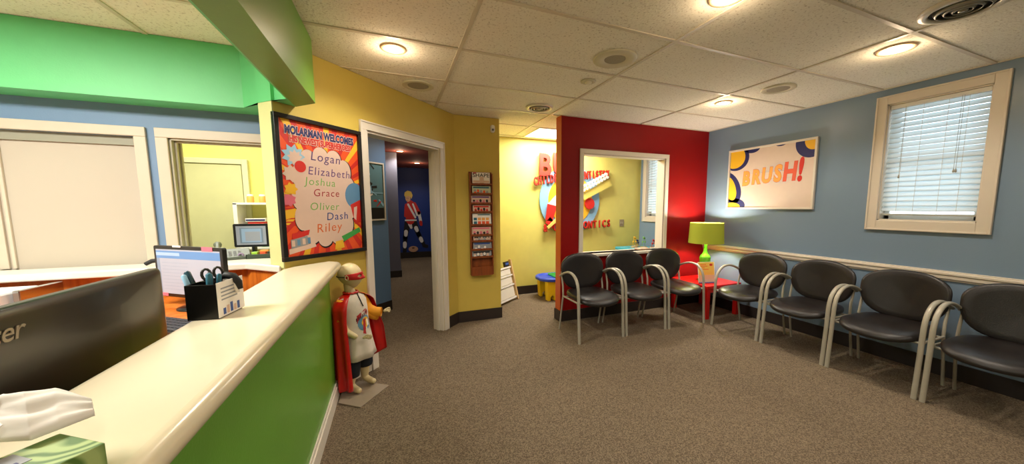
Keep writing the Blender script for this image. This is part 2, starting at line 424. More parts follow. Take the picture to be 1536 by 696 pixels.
# hallway
m = MB(); wallbox(m, (-.62, 4.31), (-.075, 4.855), .10, 0, CEIL)
struct(m.build('wall_hall_picture', HALLBLUE))
GB = mat('grey_blue_paint', (112, 112, 130), .5)
struct(MB().box(-1.25, 7.1, 0, .088, 7.2, CEIL).build('wall_hall_jog', GB))
struct(MB().box(0, 7.2, 0, .088, 9.7, CEIL).build('wall_hall_inner', GB))
struct(MB().box(-1.3, 5.5, 0, -1.2, 7.1, CEIL).build('wall_hall_left', GB))
struct(MB().box(0, 9.7, 0, 1.2, 9.8, CEIL).build('wall_hall_far', DEEPBLUE))
struct(MB().box(1.06, 5.07, 0, 1.16, 9.7, CEIL).build('wall_hall_right', GB))
# baseboards
bh = .13
m = MB(); m.prism([(MC[0]-.002, YM), (1.19, YM), (1.19, YB-.012), (1.20, YB-.012), (1.20, YM-.012), (MC[0]+.004, YM-.012)], 0, bh)
pbox(m, DR+.066, 1.60, 0, .011, 0, bh)
struct(m.build('baseboard_magazine', DBASE))
struct(MB().box(1.195, YB-.012, 0, XR, YB, bh).build('baseboard_playroom', DBASE))
m = MB(); m.box(RX0-.012, YR-.012, 0, XR, YR, bh); m.box(RX0-.013, YR-.012, 0, RX0-.003, YR+T_+.012, bh); m.box(RX0-.012, YR+T_, 0, XR, YR+T_+.012, bh)
struct(m.build('baseboard_red', DBASE))
m = MB(); m.box(XR-.012, -3.1, 0, XR, YR-.012, bh); m.box(XR-.012, YR+T_+.012, 0, XR, YB, bh)
struct(m.build('baseboard_right', DBASE))
m = MB(); wallbox(m, (-.613, 4.303), (-.068, 4.848), .011, 0, bh); m.box(-1.2, 7.088, 0, .1, 7.1, bh); m.box(.088, 7.088, 0, .1, 9.69, bh); m.box(.1, 9.688, 0, 1.06, 9.7, .16)
struct(m.build('baseboard_hall', DBASE))
m = MB(); pbox(m, -.30, DL-.07, 0, .014, 0, .12)
struct(m.build('baseboard_poster', TRIMW, bevel=.003))
# chair rail on the blue wall
prof = [(0, .0), (.010, .002), (.012, .012), (.022, .020), (.022, .044), (.030, .052), (.030, .064), (.018, .070), (.018, .076), (0, .080)]
m = MB()
for a, b in ((-3.09, YR-.002),):
    m.rings([[(XR-p, y, .776+q) for p, q in prof] for y in (a, b)], smooth=False)
struct(m.build('trim_chair_rail', TRIM))

# windows on the blue wall
def blue_window(idx, a, b, z0, z1, pitch, lab):
    r = thing('window_%d' % idx, None, None, (XR, (a+b)/2, z0)); struct(r)
    m = MB(); cw = .075; X = XR
    for (y0, y1, zz0, zz1) in ((a-cw, a, z0-cw-.01, z1+cw), (b, b+cw, z0-cw-.01, z1+cw), (a, b, z1, z1+cw), (a, b, z0-cw-.01, z0)):
        m.box(X-.02, y0, zz0, X, y1, zz1)
    e = cw
    for (y0, y1, zz0, zz1) in ((a-e, a-e+.014, z0-e-.01, z1+e), (b+e-.014, b+e, z0-e-.01, z1+e), (a-e+.014, b+e-.014, z1+e-.014, z1+e), (a-e+.014, b+e-.014, z0-e-.01, z0-e+.004)):
        m.box(X-.027, y0, zz0, X-.02, y1, zz1)
    m.build('window_casing', TRIM, r, bevel=.003)
    m = MB(); m.box(X, a, z0, X+.16, a+.01, z1); m.box(X, b-.01, z0, X+.16, b, z1); m.box(X, a, z1-.01, X+.16, b, z1); m.box(X, a, z0, X+.16, b, z0+.012)
    m.build('window_reveal', TRIM, r)
    m = MB(); sw = .035
    for (za, zb, xo) in ((z0+.012, (z0+z1)/2+.015, .085), ((z0+z1)/2-.015, z1-.01, .115)):
        m.box(X+xo, a+.01, za, X+xo+.025, a+.01+sw, zb); m.box(X+xo, b-.01-sw, za, X+xo+.025, b-.01, zb)
        m.box(X+xo, a+.01, za, X+xo+.025, b-.01, za+sw); m.box(X+xo, a+.01, zb-sw, X+xo+.025, b-.01, zb)
    m.build('window_sash', WHITE, r, bevel=.002)
    m = MB(); m.box(X+.095, a+.02, z0+.03, X+.098, b-.02, (z0+z1)/2); m.box(X+.125, a+.02, (z0+z1)/2, X+.128, b-.02, z1-.03)
    m.build('window_pane', GLASS, r)
    # blind
    bl = thing('window_blind', lab, 'blinds', (X+.03, (a+b)/2, z1-.02))
    MB().box(X+.008, a+.014, z1-.045, X+.058, b-.014, z1-.012).build('head_rail', WHITE, bl, bevel=.003)
    zs = z1-.06; th = math.radians(61); hw = .024; m = MB(); zb = z0+.09
    while zs > zb:
        pts = []
        for k in range(5):
            q = -hw+2*hw*k/4; bow = .003*(1-(q/hw)**2)
            pts.append((X+.034+q*math.cos(th)-bow*math.sin(th), zs+q*math.sin(th)+bow*math.cos(th)))
        for t0, y0, y1 in ((0, a+.014, b-.014),):
            v = [(p[0], y0, p[1]) for p in pts]+[(p[0], y1, p[1]) for p in pts]+[(p[0], y0, p[1]-.002) for p in pts]+[(p[0], y1, p[1]-.002) for p in pts]
            f = [(k, k+1, 5+k+1, 5+k) for k in range(4)]+[(10+k+1, 10+k, 15+k, 15+k+1) for k in range(4)]+[(0, 5, 15, 10), (4, 14, 19, 9)]
            m.add(v, f, 0, None, True)
        zs -= pitch
    s = m.build('slats', SLAT, bl)
    MB().box(X+.014, a+.016, z0+.045, X+.052, b-.016, z0+.062).build('bottom_rail', mat('grey_rail', (176, 178, 170), .5), bl, bevel=.003)
    m = MB()
    for fy in (.2, .38, .62, .8):
        y = a+(b-a)*fy; m.tube([(X+.008, y, z1-.04), (X+.008, y, z0+.05)], .0012, 5)
    m.build('ladder_cord', TRIM, bl)
    for y, zl in ((a+(b-a)*.24, .60), (a+(b-a)*.26, .60), (a+(b-a)*.80, .62)):
        m = MB(); m.tube([(X-.004, y, z1-.04), (X-.006, y, z1-zl)], .0013, 5)
        m.lathe([(.001, .02), (.006, .0), (.007, -.012), (.003, -.016)], 8, 0, Matrix.Translation((X-.006, y, z1-zl-.01)))
        m.build('pull_cord', mat('cord', (170, 165, 150), .7), bl)
blue_window(3, *WIN[0], .0425, 'white horizontal blind in the window above the black chairs')
blue_window(4, *WIN[1], .0425, 'white horizontal blind in the playroom window seen through the red wall opening')

# ------------------------------------------------------------------ green soffit
m = MB()
SZ = 2.02
outer = [(-.43, -3.1), (-.43, 2.575), (-.566, 2.712)]
m.prism([(-.43, -3.1), (-.43, 2.575), (-.562, 2.71), (-.566, 2.53), (-.566, -3.1)], SZ, CEIL, 0)
struct(m.build('wall_soffit_outer', [GREENO]))
# inner ring: blue-green reception side
m = MB()
m.prism([(-.5662, -3.1), (-.5662, 2.53), (-.5625, 2.711), (-.668, 2.604), (-.765, 2.70), (-.66, 2.80), (-.42, YW), (-3.2, YW), (-3.2, 2.86), (-.885, 2.86), (-.575, 2.535), (-.575, -3.1)], SZ, CEIL, 0)
struct(m.build('wall_soffit_inner', [GREENS]))

# ------------------------------------------------------------------ reception counter
CT = .985
cn = thing('reception_counter', 'green fronted reception counter with long cream laminate top', 'counter', (-.5, 1.5, 0))
m = MB(); m.box(-.60, -2.5, 0, -.436, 2.70, .925)
m.build('counter_base', GREEN, cn)
m = MB()
r = .03
# bullnose top, plan polygon follows the poster wall at its far end
hw_ = Vector(pw(-.05, .012)); hw2 = Vector(pw(-.27, .012))
prof = []
edge = [(-.363, -2.5), (-.363, 2.735), (-.368, 2.75), (-.382, 2.762), (-.41, 2.79), (-.45, 2.826)]
wallend = [(hw_.x, hw_.y), (hw2.x, hw2.y), (-.655, 2.575)]
inner = [(-.672, 2.55), (-.672, -2.5)]
plan = edge+wallend+inner
def inset(pl, d):
    out = []
    n = len(pl)
    for i in range(n):
        a, b, c_ = Vector(pl[i-1]), Vector(pl[i]), Vector(pl[(i+1) % n])
        e1 = (b-a).normalized(); e2 = (c_-b).normalized()
        n1 = Vector((-e1.y, e1.x)); n2 = Vector((-e2.y, e2.x)); q = (n1+n2)
        if q.length < 1e-6: q = n1
        q.normalize(); k = d/max(.4, q.dot(n1))
        out.append(tuple(b+q*k))
    return out
R = []
for k in range(17):
    a = -PI/2+PI*k/16; pl = inset(plan, r*(1-math.cos(a)))
    R.append([(p[0], p[1], CT-r+r*math.sin(a)) for p in pl])
m.rings(R, smooth=True)
o = m.build('countertop', CREAM, cn)
m = MB(); m.box(-.436, -2.5, 0, -.420, 2.716, .10); m.box(-.436, -2.5, .10, -.426, 2.71, .125); m.box(-.60, 2.70, 0, -.436, 2.716, .10)
m.build('baseboard', TRIMW, cn, bevel=.004)
m = MB(); m.box(-.60, -2.5, .925, -.42, 2.70, .930)

# ledge under the reception windows
ld = thing('transaction_ledge', 'white ledge under the reception windows above the orange wood panel', 'ledge', (-1.6, 2.95, .7))
m = MB()
pl = [(-3.18, 2.81), (-.93, 2.81), (-.69, 2.585), (-.68, 2.60), (-.775, 2.705), (-.66, 2.82), (-.44, 3.045), (-.62, YW), (-.62, YW+.18), (-1.355, YW+.18), (-1.355, YW), (-3.18, YW)]
m.prism(pl, .955, .998)
m.build('ledge_top', mat('white_laminate', (236, 230, 216), .3), ld, bevel=.008)
m = MB(); m.prism([(-3.18, 2.87), (-.95, 2.87), (-.70, 2.63), (-.70, 2.66), (-.93, 2.90), (-3.18, 2.90)], .72, .955)
m.build('wood_panel', WOOD, ld)

# low desk behind the counter
dk = thing('reception_desk', 'orange wood work desk inside the reception area, behind the black monitors', 'desk', (-1.2, 1.5, 0))
DZ = .80
m = MB(); m.prism([(-.62, -1.0), (-.62, 2.56), (-.98, 2.855), (-3.1, 2.855), (-3.1, 2.2), (-1.75, 2.2), (-1.35, 1.8), (-1.35, -1.0)][::-1], DZ-.035, DZ)
m.build('desk_top', WOOD, dk, bevel=.005)
for b_ in ((-1.3, -.9, -.64, -.5), (-3.05, 2.3, -2.6, 2.85), (-.98, 2.2, -.64, 2.5)): MB().box(b_[0], b_[1], 0, b_[2], b_[3], DZ-.035).build('desk_pedestal', WOOD, dk, bevel=.004)

# ------------------------------------------------------------------ monitors
def monitor(name, label, T, w, h, base_z, back_logo=False, screen='win', group=None, notes=False):
    """T: origin at bottom-centre of the panel, local x right, y up, z = screen normal"""
    o = T.translation
    r = thing(name, label, 'computer monitor', (o.x, o.y, base_z), 0, group)
    m = MB()
    m.prism(rrect(0, h/2, w, h, .012), -.022, 0, 0, T)
    if back_logo:
        R = []
        for k, (s_, d_) in enumerate(((1, .0), (.992, .005), (.97, .008), (.85, .011), (.55, .013))):
            R.append([(x*s_, h/2+(y-h/2)*s_, -.022-d_) for x, y in rrect(0, h/2, w, h, .02)][::-1])
        m.rings(R, 0, T)
    m.build('monitor_body', mat('glossy_black', (33, 27, 22), .34, coat=.15) if back_logo else BLACK, r, bevel=.002)
    m = MB(); b = .02 if not back_logo else .014
    m.prism([(-w/2+b, b), (w/2-b, b), (w/2-b, h-b), (-w/2+b, h-b)], 0, .0008, 0, T)
    x0, x1, y0, y1 = -w/2+b, w/2-b, b, h-b; W_ = x1-x0; H_ = y1-y0
    def q(a, c_, e, g, mi, dz): m.prism([(x0+W_*a, y0+H_*c_), (x0+W_*e, y0+H_*c_), (x0+W_*e, y0+H_*g), (x0+W_*a, y0+H_*g)], .0008, .0008+dz, mi, T)
    if screen == 'win':
        q(0, .80, 1, .97, 1, .0002); q(.0, .86, .38, .93, 2, .0004); q(0, 0, .05, .80, 3, .0002)
        for k in range(9): q(.08, .70-.075*k, .5, .705-.075*k, 3, .0003)
    else:
        q(.12, .08, .9, .9, 3, .0002); q(.18, .14, .84, .86, 2, .0004); q(.30, .2, .8, .7, 0, .0006)
    scr = m.build('screen', [mat('screen_grey', (160, 164, 178), .4, emit=.22), mat('screen_blue', (90, 130, 180), .4, emit=.25), mat('screen_pale', (150, 175, 205), .4, emit=.25), mat('screen_dark', (130, 146, 170), .4, emit=.12)], r)
    if notes:
        for (xa, ya, xb, yb, c_) in ((w*.22, h-.022, w*.37, h+.002, P_PINK), (-w*.20, h-.006, -w*.08, h+.004, P_WHITE), (-w*.44, .004, -w*.34, .022, P_PINK)):
            MB().prism([(xa, ya), (xb, ya), (xb, yb), (xa, yb)], .001, .002, 0, T).build('sticky_note', c_, scr)
    # stand
    m = MB(); bk = T @ Vector((0, h*(.12 if back_logo else .45), -.04)); bo = T @ Vector((0, 0, -.06))
    m.tube([(bk.x, bk.y, bk.z), (bk.x, bk.y, base_z+.015)], .02, 12)
    m.lathe([(.10, 0), (.10, .008), (.08, .014), (.02, .018)], 28, 0, Matrix.Translation((bk.x, bk.y, base_z)))
    m.build('monitor_stand', BLACK, r)
    if back_logo:
        m = MB(); Tb = T @ Matrix.Translation((.130, h-.052, -.0352)) @ Matrix.Rotation(PI, 4, 'Y')
        m.text('acer', .060, Tb, 0, .001, .0004, .25, space=.95)
        m.build('logo', mat('logo_silver', (150, 138, 120), .3, metal=.5), r)
    return r
# big black monitor seen from behind: faces -x
Ta = TR((-.752, 1.19, .775), (0, 1, 0), (0, 0, 1))   # x -> +y, y-> up, z = x cross y = +x ; screen must face -x
Ta = TR((-.805, 1.182, .815), (0, -1, 0), (0, 0, 1))  # z -> -x
monitor('computer_monitor', 'large black monitor turned away, back panel towards the cream counter', Ta, .86, .342, DZ, back_logo=True)
dirL = Vector((-.795, .606)).normalized()
pr = Vector((-.858, 2.30)); plft = pr+dirL*.545; cmid = (pr+plft)/2
Tb_ = TR((cmid.x, cmid.y, .858), (-dirL.x, -dirL.y, 0), (0, 0, 1))
monitor('computer_monitor', 'black monitor with lit grey and blue screen and pink sticky notes', Tb_, .545, .295, DZ, notes=True)
Tc_ = TR((-1.175, 3.72, 1.02), (1, -.1, 0), (0, 0, 1))
OD = .75
monitor('computer_monitor', 'small black monitor on the desk in the yellow office behind the phone', Tc_, .262, .205, OD, screen='doc')
od = thing('office_desk', 'office desk in the yellow room under the small monitor', 'desk', (-1.2, 3.6, 0))
MB().box(-1.8, 3.28, OD-.03, -.72, 4.0, OD).build('desk_top', WHITE, od, bevel=.004)
for x in (-1.77, -.77):
    for y in (3.32, 3.96): MB().box(x-.02, y-.02, 0, x+.02, y+.02, OD-.03).build('leg', FRAME, od)

# keyboard and papers on desk
kb = thing('keyboard', 'black keyboard on the reception desk below the lit monitor', 'keyboard', (-1.0, 2.10, DZ))
Tk = TR((-1.0, 2.10, DZ), (.795, -.606, 0), (.606, .795, 0))
kbb = MB().prism(rrect(0, 0, .44, .15, .01), 0, .018, 0, Tk).build('keyboard_body', BLACK, kb, bevel=.002)
m = MB()
for i in range(15):
    for j in range(5): m.box(-.205+i*.0275, -.062+j*.026, .018, -.182+i*.0275, -.041+j*.026, .023, 0, Tk)
m.build('keys', mat('key_black', (48, 48, 54), .45), kbb)
pp = thing('paper_stack', 'loose white papers on the orange desk beside the keyboard', 'papers', (-.93, 2.30, DZ))
Tp = TR((-.93, 2.30, DZ), (.795, -.606, 0), (.606, .795, 0))
MB().box(-.09, -.035, 0, .09, .045, .012, 0, Tp).build('sheets', P_WHITE, pp)
MB().box(-.10, -.03, .012, .07, .03, .016, 0, Tp @ Matrix.Rotation(.1, 4, 'Z')).build('top_sheet', P_PEACH, pp)

# printer at far left on the desk
pt = thing('desk_printer', 'white office printer with dark paper slot at far left of the reception desk', 'printer', (-2.15, 2.5, DZ))
m = MB(); m.box(-2.55, 2.30, DZ, -1.82, 2.74, .945)
m.build('printer_body', mat('printer_white', (222, 226, 232), .35), pt, bevel=.012)
m = MB(); m.box(-2.50, 2.285, .855, -1.92, 2.31, .885)
m.build('paper_slot', BLACKM, pt)
m = MB(); m.box(-2.36, 2.20, .845, -1.98, 2.32, .852)
m.build('paper_tray', WHITE, pt)
m = MB(); m.lathe([(.022, 0), (.022, .006), (.012, .008)], 16, 0, TR((-2.27, 2.298, .925), (1, 0, 0), (0, 0, 1)))
m.build('button', BLACKM, pt)
tag(MB().box(-1.80, 2.55, DZ, -1.775, 2.80, .95).build('desk_divider', CHROME, bevel=.003), 'narrow shiny metal divider standing beside the white printer', 'divider')
o = MB()
o.tube([(-1.62, 2.60, DZ+.02), (-1.60, 2.61, .87), (-1.54, 2.64, .93), (-1.46, 2.68, .93), (-1.42, 2.70, .90)], .012, 8)
tag(o.build('desk_lamp_arm', WHITE), 'curved white desk item rising in front of the orange panel', 'desk item')

# telephone handset peeking left of the lit monitor on the ledge
def phone(label, T, sc=1, m_=None):
    r = thing('desk_phone', label, 'telephone', T.translation)
    m = MB(); m.add([(-.10*sc, -.09*sc, 0), (.10*sc, -.09*sc, 0), (.10*sc, .09*sc, 0), (-.10*sc, .09*sc, 0), (-.10*sc, -.09*sc, .02*sc), (.10*sc, -.09*sc, .02*sc), (.10*sc, .09*sc, .065*sc), (-.10*sc, .09*sc, .065*sc)],
                [(0, 3, 2, 1), (4, 5, 6, 7), (0, 1, 5, 4), (1, 2, 6, 5), (2, 3, 7, 6), (3, 0, 4, 7)], 0, T)
    m.build('phone_base', m_ or GREYP, r, bevel=.004)
    m = MB(); pts = [(-.075, -.095, .05), (-.075, -.08, .068), (-.075, -.03, .082), (-.075, .04, .10), (-.075, .085, .10), (-.075, .10, .085)]
    m.tube([tuple(c*sc for c in p) for p in pts], [.02*sc, .024*sc, .014*sc, .014*sc, .024*sc, .02*sc], 10, 0, T)
    m.build('handset', m_ or GREYP, r)
    m = MB()
    for i in range(3):
        for j in range(4):
            x, y = -.02+i*.026, -.06+j*.026; z = .02+(y+.09)/.18*.045
            m.box(x*sc, y*sc, z*sc-.002, (x+.017)*sc, (y+.015)*sc, (z+.006)*sc, 0, T)
    m.build('keypad', P_GREY, r)
    return r
DG = mat('phone_grey_green', (84, 92, 82), .5)
phone('grey green desk phone on the white ledge in front of the small office monitor', TR((-1.10, 3.10, .998), (.94, .34, 0), (-.34, .94, 0)), 1.0, DG)
o = MB(); o.tube([(-1.47, 2.90, 1.0+.012), (-1.44, 2.905, 1.03), (-1.38, 2.92, 1.035), (-1.34, 2.93, 1.012)], [.012, .014, .012, .010], 10)
tag(o.build('telephone_handset', BLACKM), 'black handset lying on the white ledge left of the lit monitor', 'telephone')
# desk organiser with small coloured items
og = thing('desk_organizer', 'dark green desk tray holding small office supplies beside the ledge phone', 'organizer', (-.93, 3.08, .998))
m = MB(); m.box(-1.0, 3.03, .998, -.80, 3.15, 1.004); m.box(-1.0, 3.03, 1.0, -.80, 3.036, 1.03); m.box(-1.0, 3.144, 1.0, -.80, 3.15, 1.035); m.box(-1.0, 3.03, 1.0, -.994, 3.15, 1.03); m.box(-.806, 3.03, 1.0, -.80, 3.15, 1.03)
m.build('tray', mat('dark_green_plastic', (52, 66, 50), .5), og, bevel=.001)
for (nm, lab, ct, x, y, s_, c_) in (('note_pad', 'lime green note cube in the ledge organizer', 'notes', -.955, 3.07, .036, flat('lime', (160, 210, 60))),
                              ('tape_roll', 'lilac tape roll in the ledge organizer', 'tape', -1.035, 3.055, .032, flat('lilac', (150, 130, 160))),
                              ('note_pad', 'red orange note cube in the ledge organizer', 'notes', -.905, 3.07, .036, flat('redorange', (226, 92, 40))),
                              ('note_pad', 'black notes box at the right of the ledge organizer', 'notes', -.855, 3.10, .030, BLACKM)):
    m = MB()
    if nm == 'tape_roll': m.tube([(x+math.cos(t*PI/8)*s_*.45, y, 1.0+s_*.72+math.sin(t*PI/8)*s_*.45) for t in range(16)], s_*.2, 8, closed=True)
    else: m.box(x-s_/2, y-s_/2, 1.004, x+s_/2, y+s_/2, 1.008+s_, 0, None)
    tag(m.build(nm, c_, bevel=.002 if nm != 'tape_roll' else 0), lab, ct)
tag(MB().box(-.925, 3.09, 1.05, -.875, 3.12, 1.062).build('eraser', flat('orange_eraser', (236, 150, 60)), bevel=.002), 'small orange block on top of the red orange note cube', 'eraser')
bpy.data.objects['eraser'].location.z = -.006; bpy.data.objects['eraser'].location.y = -.03

# white shelf in office with items
sh = thing('office_shelf', 'white open shelf against the yellow office wall behind the small monitor', 'shelf', (-1.35, 5.2, 0))
m = MB(); x0, x1 = -1.76, -.95
m.box(x0, 5.08, 0, x0+.04, 5.38, 1.42); m.box(x1-.04, 5.08, 0, x1, 5.38, 1.42)
for z in (.05, .60, .86, 1.12, 1.40): m.box(x0, 5.08, z, x1, 5.38, z+.025)
m.build('shelf_frame', WHITE, sh, bevel=.003)
bx = thing('supply_box', 'white and red box on the shelf in the yellow office', 'box', (-1.56, 5.2, 1.145))
m = MB(); m.box(-1.64, 5.12, 1.145, -1.48, 5.28, 1.195, 0); m.box(-1.66, 5.11, 1.195, -1.46, 5.29, 1.235, 1); m.box(-1.655, 5.105, 1.205, -1.465, 5.11, 1.225, 2)
m.build('box_body', [P_RED, P_WHITE, P_NAVY], bx)
for x, lab in ((-1.62, 'left one of two small orange jars on top of the office shelf'), (-1.50, 'right one of two small orange jars on top of the office shelf')):
    j = thing('supply_jar', lab, 'jar', (x, 5.2, 1.425), 0, 'jars on the office shelf')
    MB().lathe([(.03, 0), (.036, .01), (.036, .07), (.028, .08)], 16, 0, Matrix.Translation((x, 5.2, 1.425))).build('jar_body', P_LORANGE, j)
    MB().lathe([(.03, .08), (.03, .10), (.02, .102)], 16, 0, Matrix.Translation((x, 5.2, 1.425))).build('lid', P_WHITE, j)
tag(MB().prism(rrect(-1.42, 5.2, .22, .2, .03), .885, .93).build('green_bin', P_GREEN, bevel=.01), 'green tray on the lower board of the office shelf', 'tray')

# ------------------------------------------------------------------ pen holder with its contents
ph = thing('pen_holder', 'square black pen holder with printed white card on its side', 'pen holder', (-.61, 1.55, CT))
Th = TR((-.664, 1.483, CT), (.989, -.148, 0), (.148, .989, 0))
W_, D_, H_ = .092, .135, .122; m = MB(); t = .004
m.box(0, 0, 0, W_, D_, t, 0, Th)
for b_ in ((0, 0, W_, t), (0, D_-t, W_, D_), (0, 0, t, D_), (W_-t, 0, W_, D_), (0, D_*.5, W_, D_*.5+t)): m.box(b_[0], b_[1], 0, b_[2], b_[3], H_, 0, Th)
m.build('holder_body', BLACK, ph, bevel=.0015)
m = MB(); m.box(W_, -.002, .004, W_+.002, D_+.012, H_+.004, 0, Th)
Tl = Th @ TR((W_+.002, D_/2+.004, .06), (0, 1, 0), (0, 0, 1))
for k in range(4): m.box(-.055, .040-.013*k, 0, .045-.01*(k % 2), .045-.013*k, .0006, 1, Tl)
for k in range(5): m.box(-.05+.02*k, -.05, 0, -.036+.02*k, -.028+.006*(k % 3), .0006, 2 if k % 2 else 3, Tl)
m.build('printed_card', [P_WHITE, P_GREY, P_PEACH, P_MBLUE], ph)
def scissors(label, c_, x, y, tilt, az):
    T = Th @ Matrix.Translation((x, y, .012)) @ Matrix.Rotation(az, 4, 'Z') @ Matrix.Rotation(tilt, 4, 'Y')
    r = thing('scissors', label, 'scissors', (Th @ Vector((x, y, .012))))
    m = MB()
    for s_ in (-1, 1): m.tube([(s_*.016+.012*math.cos(a*PI/6), 0, .135+.02*math.sin(a*PI/6)) for a in range(12)], .0045, 8, 0, T, closed=True)
    m.tube([(-.006, 0, .085), (-.012, 0, .12)], .005, 6, 0, T); m.tube([(.006, 0, .085), (.012, 0, .12)], .005, 6, 0, T)
    m.build('handles', c_, r)
    MB().prism([(-.006, 0), (.006, 0), (.008, .09), (-.008, .09)], -.001, .001, 0, T @ Matrix.Rotation(PI/2, 4, 'X')).build('blades', CHROME, r)
SCB = flat('dark_teal_plastic', (30, 70, 84), .35)
def pen(label, c_, x, y, L, tilt, az, r_=.005, capc=None, nm='pen'):
    T = Th @ Matrix.Translation((x, y, .008)) @ Matrix.Rotation(az, 4, 'Z') @ Matrix.Rotation(tilt, 4, 'Y')
    r = thing(nm, label, nm, (Th @ Vector((x, y, .008))))
    MB().lathe([(r_*.3, 0), (r_, .012), (r_, L*.7)], 10, 0, T).build('barrel', c_, r)
    MB().lathe([(r_*1.1, L*.7), (r_*1.15, L*.97), (r_*.6, L)], 10, 0, T).build('cap', capc or c_, r)
    return r
pen('pale blue highlighter leaning left in the black holder', P_LBLUE, .028, .020, .155, -.35, -.35, .007, P_LBLUE, 'highlighter')
pen('teal marker leaning left beside the pale blue highlighter', SCB, .034, .048, .165, -.35, -.1, .008, SCB, 'marker')
pen('upright teal marker in the middle of the black holder', P_TEAL, .056, .026, .150, .02, 0, .008, P_TEAL, 'marker')
pen('dark marker behind the upright teal one', BLACKM, .052, .055, .150, -.05, 0, .007, BLACKM, 'marker')
pen('slim teal pen at the right side of the black holder', P_TEAL, .068, .04, .145, .08, .3, .006, P_TEAL, 'pen')
scissors('dark handled scissors standing in the far half of the black holder', mat('dark_grey_rubber', (60, 58, 54), .4), .045, .095, -.1, .6)
st = thing('stapler', 'black and white stapler standing tilted at the right of the pen holder', 'stapler', (-.57, 1.58, CT))
Ts = Th @ Matrix.Translation((.045, .10, .075)) @ Matrix.Rotation(.35, 4, 'Y')
m = MB(); m.tube([(-.012, 0, .05), (.0, 0, .066), (.022, 0, .068), (.045, 0, .052), (.058, 0, .03)], [.008, .013, .014, .012, .008], 10, 0, Ts)
m.build('stapler_arm', BLACKM, st)
m = MB(); m.tube([(.0, .0, .045), (.02, 0, .052), (.04, 0, .038), (.055, 0, .015)], [.008, .011, .010, .007], 10, 0, Ts)
m.build('stapler_base', P_WHITE, st)

# ------------------------------------------------------------------ tissue box
tb = thing('tissue_box', 'green patterned tissue box at the near end of the cream counter', 'tissue box', (-.46, .56, CT))
u_ = Vector((-.82, .57, 0)).normalized(); v_ = Vector((-.57, -.82, 0)).normalized()
Tt = TR((-.384, .634, CT), u_, v_)    # z comes out as u x v = up
BW, BL, BH = .094, .215, .060
def swirl_mat():
    m_ = mat('tissue_box_print', (150, 170, 96), .5)
    nt = m_.node_tree; b = nt.nodes['Principled BSDF']; tc = [n for n in nt.nodes if n.type == 'TEX_COORD'][0]
    nz = nt.nodes.new('ShaderNodeTexWave'); nz.wave_type = 'RINGS'; nz.inputs['Scale'].default_value = 9; nz.inputs['Distortion'].default_value = 26; nz.inputs['Detail'].default_value = 1.2
    nt.links.new(tc.outputs['Object'], nz.inputs['Vector'])
    r = nt.nodes.new('ShaderNodeValToRGB'); e = r.color_ramp.elements
    e[0].position = .1; e[0].color = s2l((84, 120, 50))+(1,); e[1].position = .75; e[1].color = s2l((168, 190, 120))+(1,)
    nt.links.new(nz.outputs['Fac'], r.inputs['Fac']); nt.links.new(r.outputs['Color'], b.inputs['Base Color']); return m_
SW = swirl_mat()
MB().box(0, 0, 0, BW, BL, BH, 0, Tt).build('carton', SW, tb, bevel=.0015)
m = MB(); m.box(BW*.50, BL*.20, BH, BW*.92, BL*.60, BH+.0006, 0, Tt); m.box(BW*.54, BL*.24, BH+.0006, BW*.60, BL*.5, BH+.001, 1, Tt)
m.build('printed_panel', [P_GREY, P_NAVY], tb)
# tissue: a soft folded sheet pulled out of the slot
nu, nv = 30, 22; V = []; F = []
edgeA = [(-.56, .67, 1.048), (-.512, .675, 1.053), (-.47, .659, 1.055), (-.453, .676, 1.056), (-.440, .715, 1.050)]      # lower edge, left to right tip
edgeB = [(-.57, .69, 1.085), (-.545, .735, 1.094), (-.530, .752, 1.092), (-.515, .768, 1.082), (-.462, .745, 1.060)]      # upper edge
def ev(E, t):
    t *= len(E)-1; i = min(int(t), len(E)-2); k = t-i; k = k*k*(3-2*k)
    return Vector(E[i]).lerp(Vector(E[i+1]), k)
for i in range(nu+1):
    for j in range(nv+1):
        a = i/nu; b = j/nv; p = ev(edgeA, a).lerp(ev(edgeB, a), b)
        w_ = math.sin(b*PI)**.5; p.z += w_*(.004+.010*abs(math.sin(b*5.2+a*1.6))*(1-.4*a)+.004*abs(math.sin(b*11-a*3))); p.y += .006*math.sin(a*9)*b
        V.append(tuple(p))
for i in range(nu):
    for j in range(nv): F.append((i*(nv+1)+j, (i+1)*(nv+1)+j, (i+1)*(nv+1)+j+1, i*(nv+1)+j+1))
m = MB(); m.add(V, F, 0, None, True)
# inner tuft going down into the slot
m.rings([[(-.53+r_*math.cos(t*PI/8), .66+r_*.6*math.sin(t*PI/8), z_) for t in range(16)] for r_, z_ in ((.012, 1.046), (.02, 1.06), (.035, 1.08))], 0, None, cap=False)
TIS = mat('tissue_paper', (232, 228, 220), .9, noise=(30, .04))
o = m.build('tissue', TIS, tb); sm = o.modifiers.new('s', 'SOLIDIFY'); sm.thickness = .0012

